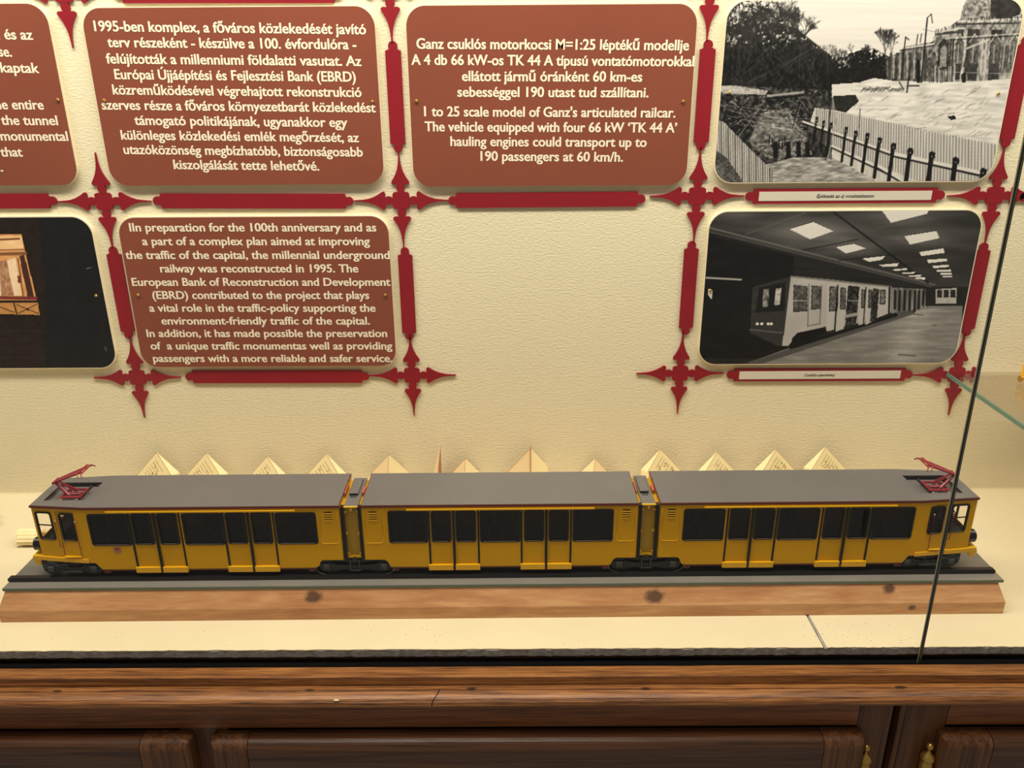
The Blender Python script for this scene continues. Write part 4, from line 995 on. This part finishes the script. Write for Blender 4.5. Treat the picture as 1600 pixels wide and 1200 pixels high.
# bogies
def bogie(xc, half, joint):
    r = .0100; zc = .0501+r
    fr = MB()
    a = half-.004
    for y0 in (.0012, W-.0034):
        fr.prism([(xc-a, .0585), (xc-a+.006, .0530), (xc-a+.016, .0530), (xc-.012, .0560), (xc-.007, .0535), (xc+.007, .0535), (xc+.012, .0560), (xc+a-.016, .0530), (xc+a-.006, .0530), (xc+a, .0585), (xc+a-.001, .0640), (xc+a-.012, .0645), (xc+.010, .0618), (xc-.010, .0618), (xc-a+.012, .0645), (xc-a+.001, .0640)], y0, y0+.0022)
    fr.box(xc-.008, xc+.008, .004, W-.004, .0560, .0680).box(xc-half+.002, xc+half-.002, .006, W-.006, .0655, .0705)
    G = fr.build('bogie', 'dark', T)
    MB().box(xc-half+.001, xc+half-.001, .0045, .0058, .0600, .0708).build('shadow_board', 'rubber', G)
    for s in (-1, 1):
        xw = xc+s*(half-.0135)
        for yw, sg in ((.0042, 1), (W-.0042, -1)):
            MB().lathe([(.002, -.0012*sg), (r*.80, -.0012*sg), (r*.82, 0), (r, 0), (r, .0022*sg), (r+.0012, .0022*sg), (r+.0012, .0032*sg), (.002, .0032*sg)], (xw, yw, zc), 'y', 28).build('wheel', 'dark2', G)
        MB().lathe([(.0016, .004), (.0016, W-.004)], (xw, 0, zc), 'y', 8).build('axle', 'dark2', G)
        MB().box(xw-.0040, xw+.0040, -.0006, .0020, zc-.0036, zc+.0040).lathe([(.0024, -.0010), (.0024, .001)], (xw, 0, zc), 'y', 12).build('axle_box', 'dark2', G, bev=.0004)
        # coil spring beside the axle box
        for dx in (-.0078, .0078):
            h = [(xw+dx+.0017*math.cos(k*PI/3), .0016+.0012*math.sin(k*PI/3), .0575+k*.0003) for k in range(27)]
            MB().tube(h, .00042, 5).build('coil_spring', 'dark2', G)
        # thin wire guard round the outer wheel
        if joint:
            xo = xc+s*(half-.0105)
            pth = [(xo+s*.0105*math.cos(math.radians(t)), -.0002, .0608+.0105*math.sin(math.radians(t))) for t in range(-100, 12, 8)]
            MB().tube(pth, .00042, 5).build('wheel_guard', 'steel', G)
    if not joint:
        MB().box(xc-.013, xc+.013, -.0004, .0016, .0555, .0580).build('brake_bar', 'dark2', G)
    if joint:
        MB().box(xc-.0062, xc-.0050, -.0006, .0014, .0560, .0690).box(xc+.0050, xc+.0062, -.0006, .0014, .0560, .0690).box(xc-.0062, xc+.0062, -.0006, .0014, .0548, .0562).build('centre_yoke', 'dark2', G)
        MB().lathe([(.0035, -.0005), (.0035, .002)], (xc, 0, .0700), 'y', 14).build('centre_pin', 'dark', G)
    else:
        d = MB(); d.tube([(xc-.020, .0004, .0668), (xc-.006, .0004, .0660), (xc-.004, .0004, .0600)], .0006, 5); d.tube([(xc+.018, .0004, .0668), (xc+.010, .0004, .0610)], .0006, 5)
        d.build('brake_rod', 'dark2', G)
    return G
bogie(-.5510, .0400, False); bogie(-.1995, .0490, True); bogie(.1625, .0470, True); bogie(.5160, .0410, False)
# bumpers, headlamps, handrails, cab doors
def cab_end(x, s, bend, body, xcut):
    """s = -1 for the left end, +1 for the right end"""
    t = .007; e = x+s*.0115
    def Yo(xx): return t*abs(xx-bend)/abs(x-bend)-.0012
    m = MB(); xa = xcut; xb = x+s*.002
    def side(y_of, z0a, z1a, z0b, z1b, th):
        vs = [(xa, y_of(xa), z0a), (e, y_of(xb), z0b), (e, y_of(xb)+th, z0b), (xa, y_of(xa)+th, z0a), (xa, y_of(xa), z1a), (e, y_of(xb), z1b), (e, y_of(xb)+th, z1b), (xa, y_of(xa)+th, z1a)]
        m.add(vs, [(0, 3, 2, 1), (4, 5, 6, 7), (0, 1, 5, 4), (1, 2, 6, 5), (2, 3, 7, 6), (3, 0, 4, 7)])
    side(Yo, .0690, .0742, .0705, .0765, .006); side(lambda xx: W-Yo(xx)-.006, .0690, .0742, .0705, .0765, .006)
    a, b = sorted((x, e)); m.box(a, b, t-.0012, W-t+.0012, .0705, .0765)
    Bm = m.build('bumper', 'yellow2', T)
    for yy in (t-.0012, W-t-.0012):
        p0, p1, p2, p3 = e, e-s*.0105, e-s*.0068, e-s*.0030
        q = [(p0, .0707), (p1, .0707), (p2, .0630), (p3, .0630)]
        if s < 0: q = q[::-1]
        MB().prism(q, yy, yy+.0024).build('guard_bracket', 'yellow2', Bm)
        MB().lathe([(.0008, 0), (.0012, s*.0006), (.0012, s*.0020), (.0005, s*.0028)], (e, yy+.003, .0700), 'x', 8).build('bolt', 'orange', Bm)
    for yy in (.0165, W-.0165):
        L = MB().lathe([(.0075, -s*.001), (.0084, s*.0030), (.0084, s*.0100), (.0062, s*.0118)], (x, yy, .0880), 'x', 20).build('headlamp', 'rubber', T, smooth=False)
        MB().lathe([(.0050, s*.0117), (.0030, s*.0124)], (x, yy, .0880), 'x', 16).build('lamp_glass', 'chrome', L)
    for xx, nm in ((x-s*.0285, 1), (x-s*.0535, 2)):
        y = Yo(xx)-.0006
        MB().tube([(xx, y+.0016, .1275), (xx, y-.0008, .1268), (xx, y-.0008, .0915), (xx, y+.0016, .0908)], .00055, 6).build('handrail', 'panto', body)
        MB().lathe([(.0009, 0), (.0009, -.0012)], (xx, y+.0006, .1278), 'y', 8).build('handrail_boss', 'insul', body)
    # door outline, handle and sill
    xa, xb2 = x-s*.0305, x-s*.0520
    y = lambda q: Yo(q)+.0010
    MB().tube([(xa, y(xa), .0770), (xa, y(xa), .1395), (xb2, y(xb2), .1395), (xb2, y(xb2), .0770)], .00035, 4).build('cab_door_outline', 'louvre', body)
    p, q = sorted((xa, xb2)); MB().box(p, q, min(y(p), y(q))-.0012, max(y(p), y(q)), .0768, .0780).build('cab_door_sill', 'yellow2', body)
    MB().box(min(xa-s*.002, xa-s*.0045), max(xa-s*.002, xa-s*.0045), y(xa)-.0016, y(xa), .0962, .0978).build('cab_door_handle', 'chrome', body)
cab_end(-.5885, -1, -.5205, c1, -.5285); cab_end(.5640, 1, .4945, c3, .4957)
# pantographs
def pantograph(x0, s):
    """x0: foot nearest the cab, s = +1 when the arms open away from the cab to the right"""
    P = None; y0, y1 = .0270, .0480; zf = .1415; zb = .1465
    fr = MB()
    for y in (y0, y1): fr.tube([(x0-s*.001, y, zb), (x0+s*.0240, y, zb)], .0015, 6)
    for x in (x0, x0+s*.0100, x0+s*.0220): fr.tube([(x, y0-.001, zb), (x, y1+.001, zb)], .0014, 6)
    P = fr.build('pantograph', 'panto', T)
    for x in (x0, x0+s*.0190):
        for y in (y0, y1):
            MB().lathe([(.0019, 0), (.0019, .0012), (.0011, .0018), (.0019, .0026), (.0012, .0034), (.0014, .0046)], (x, y, zf), 'z', 10).build('insulator', 'insul', P)
    MB().lathe([(.0020, 0), (.0020, s*.016)], (x0+s*.006, (y0+y1)/2-.004, zb+.0012), 'x', 10).build('drive_cylinder', 'panto', P)
    kx, kz = x0-s*.0090, .1640
    lo = MB(); lo.tube([(x0+s*.008, y0+.004, zb+.001), (kx, (y0+y1)/2-.002, kz)], [.0026, .0017], 8); lo.tube([(x0+s*.012, y1-.004, zb+.001), (kx, (y0+y1)/2+.002, kz)], [.0016, .0013], 6)
    lo.build('lower_arm', 'panto', P)
    tx, tz = x0+s*.0290, .1795
    up = MB()
    ym = (y0+y1)/2; ya, yb = ym-.0065, ym+.0065
    up.tube([(kx, ya+.003, kz), (tx, ya-.002, tz)], .0013, 6); up.tube([(kx, yb-.003, kz), (tx, yb+.002, tz)], .0013, 6)
    for f in (.05, .25, .45, .65, .85): up.tube([(kx+(tx-kx)*f, ya+.002, kz+(tz-kz)*f), (kx+(tx-kx)*(f+.22), yb-.001, kz+(tz-kz)*(f+.22))], .0007, 5)
    up.tube([(kx, ya, kz), (kx, yb, kz)], .0016, 8)
    up.tube([(kx+s*.004, ym, kz-.0005), (kx+s*.010, ym, kz-.006), (x0+s*.013, ym, zb+.002)], .0006, 5)
    up.build('upper_arm', 'panto', P)
    hd = MB()
    for dx in (-.0025, .0025):
        hd.tube([(tx+dx+s*.003, ya-.010, tz-.0035), (tx+dx, ya-.0065, tz), (tx+dx, yb+.0065, tz), (tx+dx+s*.003, yb+.010, tz-.0035)], .0009, 6)
    hd.tube([(tx-.0025, ya, tz), (tx+.0025, ya, tz)], .0008, 5); hd.tube([(tx-.0025, yb, tz), (tx+.0025, yb, tz)], .0008, 5)
    hd.build('collector_head', 'panto', P)
pantograph(-.5610, 1); pantograph(.5375, -1)

# ------------------------------------------------------------------ folded paper leaflets standing along the wall
APEX = [(245, 707, 'L', 'leftmost'), (322, 708, 'L', 'second from the left'), (418, 713, 'L', 'third from the left'), (510, 709, 'L', 'fourth from the left'), (607, 711, 'M', 'fifth from the left'),
        (687, 697, 'E', 'sixth from the left, seen edge-on'), (727, 717, 'M', 'seventh from the left'), (829, 701, 'C', 'middle one, creased upright over the train'), (930, 717, 'R0', 'fifth from the right'), (1032, 702, 'R', 'fourth from the right'),
        (1120, 706, 'R', 'third from the right'), (1212, 702, 'R', 'second from the right'), (1290, 698, 'R', 'rightmost, nearest the right pantograph')]
def leaflet(px, py, kind, place):
    t = .014; x, z = on_wall(px, py, t)
    o = empty('folded_leaflet', (x, -t, 0), 0, 'cream folded paper leaflet peeking over the train roof, ' + place, 'leaflet', 'folded leaflets behind the train')
    H = z; th = .0006
    def sheet(pts, ys, name, m):
        n = len(pts)
        vs = [(a, y, c) for (a, c), y in zip(pts, ys)] + [(a, y+th, c) for (a, c), y in zip(pts, ys)]
        fs = [tuple(range(n)), tuple(reversed(range(n, 2*n)))] + [(i, i+n, (i+1) % n+n, (i+1) % n) for i in range(n)]
        return MB().add(vs, fs).build(name, m, o)
    if kind == 'E':
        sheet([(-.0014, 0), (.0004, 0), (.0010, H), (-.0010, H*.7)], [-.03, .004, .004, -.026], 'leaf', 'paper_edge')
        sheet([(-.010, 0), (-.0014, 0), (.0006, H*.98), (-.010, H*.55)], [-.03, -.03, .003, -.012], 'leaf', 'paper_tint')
        return
    s = -1 if kind in ('R', 'R0') else 1
    hw = .036; hm = .028; sh = H-.038        # drawn side, margin side, height of the shoulders
    k0 = {'L': .0085, 'R': .0085, 'M': .030, 'R0': .024, 'C': .028}[kind]   # width of the second leaf
    lean = .012
    def yl(x, z): return -lean*(H-z)/H - .006*abs(min(0, x))/hw*0
    xc = hm-k0
    A = [(-hw, 0), (xc, 0), (xc, sh), (0, H), (-hw, sh)]
    Bq = [(xc, 0), (hm, 0), (hm, sh), (0, H), (xc, sh)]
    # the second leaf turns away from the viewer along the crease
    fold = .010 if kind in ('L', 'R') else .020
    yA = [yl(x, z) for x, z in A]
    yB = [yl(xc, 0), yl(hm, 0)+fold, yl(hm, sh)+fold, yl(0, H), yl(xc, sh)]
    if s < 0:
        A = [(-x, z) for x, z in A][::-1]; yA = yA[::-1]; Bq = [(-x, z) for x, z in Bq][::-1]; yB = yB[::-1]
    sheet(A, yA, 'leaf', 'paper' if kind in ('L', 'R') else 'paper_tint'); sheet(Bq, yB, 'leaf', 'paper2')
    if kind in ('L', 'R'):
        ln = MB()
        def seg(xa, za, xb, zb, w_=.00022):
            d = Vector((xb-xa, 0, zb-za)).normalized(); nx, nz = -d.z*w_, d.x*w_
            ln.add([(s*(xa-nx), yl(xa, za)-.0005, za-nz), (s*(xb-nx), yl(xb, zb)-.0005, zb-nz), (s*(xb+nx), yl(xb, zb)-.0005, zb+nz), (s*(xa+nx), yl(xa, za)-.0005, za+nz)], [(0, 1, 2, 3)])
        dl = Vector((-hw, H-.038-H)).normalized(); dr = Vector((xc, sh-H)).normalized()
        for k in range(6):      # lines parallel to the margin side
            t0 = .007+k*.0055; px_, pz_ = dl.x*t0, H+dl.y*t0-.004
            L_ = random.uniform(.012, .030); seg(px_+dr.x*.003, pz_+dr.y*.003, px_+dr.x*L_, pz_+dr.y*L_)
        for k in range(10):     # short cross ticks
            t0 = random.uniform(.008, .034); u0 = random.uniform(.003, .024)
            px_, pz_ = dl.x*t0+dr.x*u0, H+dl.y*t0+dr.y*u0-.004
            L_ = random.uniform(.002, .006); seg(px_, pz_, px_+dl.x*L_, pz_+dl.y*L_, .0003)
        ln.build('line_drawing', 'paper_ink', o)
    ya, za, xa = yl(xc, sh)-.0002, sh, s*xc
    MB().tube([(xa, ya, za), (0, -.0002, H)] if kind != 'C' else [(0.0, -.013, 0), (0, -.0006, H+.004)], .00025 if kind != 'C' else .0008, 4).build('crease', 'paper_edge', o)
    MB().tube([(-s*hw, yl(0, sh)+.0003, sh), (0, .0003, H)], .0004, 4).build('cut_edge', 'paper_edge', o)
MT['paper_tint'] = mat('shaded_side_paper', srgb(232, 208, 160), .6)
for a in APEX: leaflet(*a)
# rolled strip beside the left cab and the corner of a booklet at the left edge
rl = empty('rolled_strips', (-.705, -.150, 0), 0, 'small cream ribbed paper roll lying on the shelf beside the left cab', 'paper roll')
b = MB(); 
for k in range(9):
    a = math.radians(200-k*26); b.tube([(-.0130+.003*math.sin(k), .010*math.cos(a)*1.1, .010+.009*math.sin(a)), (.0200, .010*math.cos(a)*1.1, .010+.009*math.sin(a))], .0028, 6)
b.build('rib', 'paper', rl)
MB().lathe([(.0095, -.008), (.0095, .0195)], (0, 0, .0102), 'x', 16).build('core', 'paper_edge', rl)
bk = empty('booklet', (-.800, -.105, 0), 0, 'cream booklet with brown edge, its corner showing at the left picture edge', 'booklet')
MB().add([(-.09, -.045, .001), (.018, .0, .022), (.022, .004, .022), (-.05, .06, .020), (-.09, -.045, .000), (.018, .0, .0205), (.022, .004, .0205), (-.05, .06, .0185)],
         [(0, 1, 2, 3), (7, 6, 5, 4), (0, 4, 5, 1), (1, 5, 6, 2), (2, 6, 7, 3), (3, 7, 4, 0)]).build('cover', 'paper_edge', bk)
MB().add([(-.09, .01, .030), (.010, .02, .030), (-.06, .07, .031), (-.09, .01, .029), (.010, .02, .029), (-.06, .07, .030)],
         [(0, 1, 2), (5, 4, 3), (0, 3, 4, 1), (1, 4, 5, 2), (2, 5, 3, 0)]).build('page', 'paper', bk)

# ------------------------------------------------------------------ glass: showcase panes and the side shelf
gz = empty('showcase_glazing', (.4747, -.3925, -.0178), 0, 'clear glass front of the showcase with a thin dark green joint at right', 'glass front')
GINV = Matrix.Translation((-.4747, .3925, .0178))
def pane(x0, x1, lean0, lean1, top=1.25):
    g = MB().add([(x0, -.3925, -.0178), (x1, -.3925, -.0178), (x1+lean1, -.3925, top), (x0+lean0, -.3925, top)], [(0, 1, 2, 3)]).build('glass_pane', 'pane', gz)
    g.matrix_parent_inverse = GINV; return g
def strip(par, xb, w_, y0, y1, m, name):
    q = MB(); tx = -.0100; top = 1.25
    q.add([(xb, y0, -.0178), (xb+w_, y0, -.0178), (xb+w_, y1, -.0178), (xb, y1, -.0178), (xb+tx, y0, top), (xb+w_+tx, y0, top), (xb+w_+tx, y1, top), (xb+tx, y1, top)],
          [(0, 3, 2, 1), (4, 5, 6, 7), (0, 1, 5, 4), (1, 2, 6, 5), (2, 3, 7, 6), (3, 0, 4, 7)])
    r_ = q.build(name, m, par); return r_
p1 = pane(-1.35, .4722, 0, -.0100)
strip(p1, .4718, .0020, -.3932, -.3918, 'pane_edge', 'polished_edge'); strip(p1, .4709, .0008, -.3934, -.3922, 'pane_highlight', 'edge_highlight')
p2 = pane(.4750, 1.35, -.0100, 0)
strip(p2, .4744, .0010, -.3932, -.3918, 'pane_edge', 'polished_edge'); strip(p2, .4739, .0004, -.3934, -.3922, 'pane_highlight', 'edge_highlight')

gs = empty('glass_shelf', (.6614, -.15, .199), 0, 'clear glass shelf with teal polished edge at the right of the showcase', 'glass shelf')
g = MB().box(0, .60, -.13, .148, -.003, .003).build('sheet', 'shelf_glass', gs)
MB().box(-.0006, .0012, -.13, .148, -.003, .003).build('polished_edge', 'shelf_glass_edge', gs)
ym = empty('yellow_model', (.7520, -.045, .2022), 0, 'small yellow model vehicle with brass buffer on the glass shelf, cut by right edge', 'model vehicle')
MB().box(-.0010, .20, -.008, .008, .0030, .026).build('body', 'yellow2', ym, bev=.001)
MB().box(.006, .20, -.006, .006, .0012, .0032).build('underframe', 'dark', ym)
for x in (.03, .12): MB().lathe([(.0062, -.0105), (.0062, -.0082)], (x, 0, .0064), 'y', 20).build('wheel', 'dark2', ym)
MB().lathe([(.0015, 0), (.0015, -.006), (.0048, -.006), (.0048, -.0078)], (-.0008, -.004, .0062), 'x', 16).build('buffer', 'brass', ym)
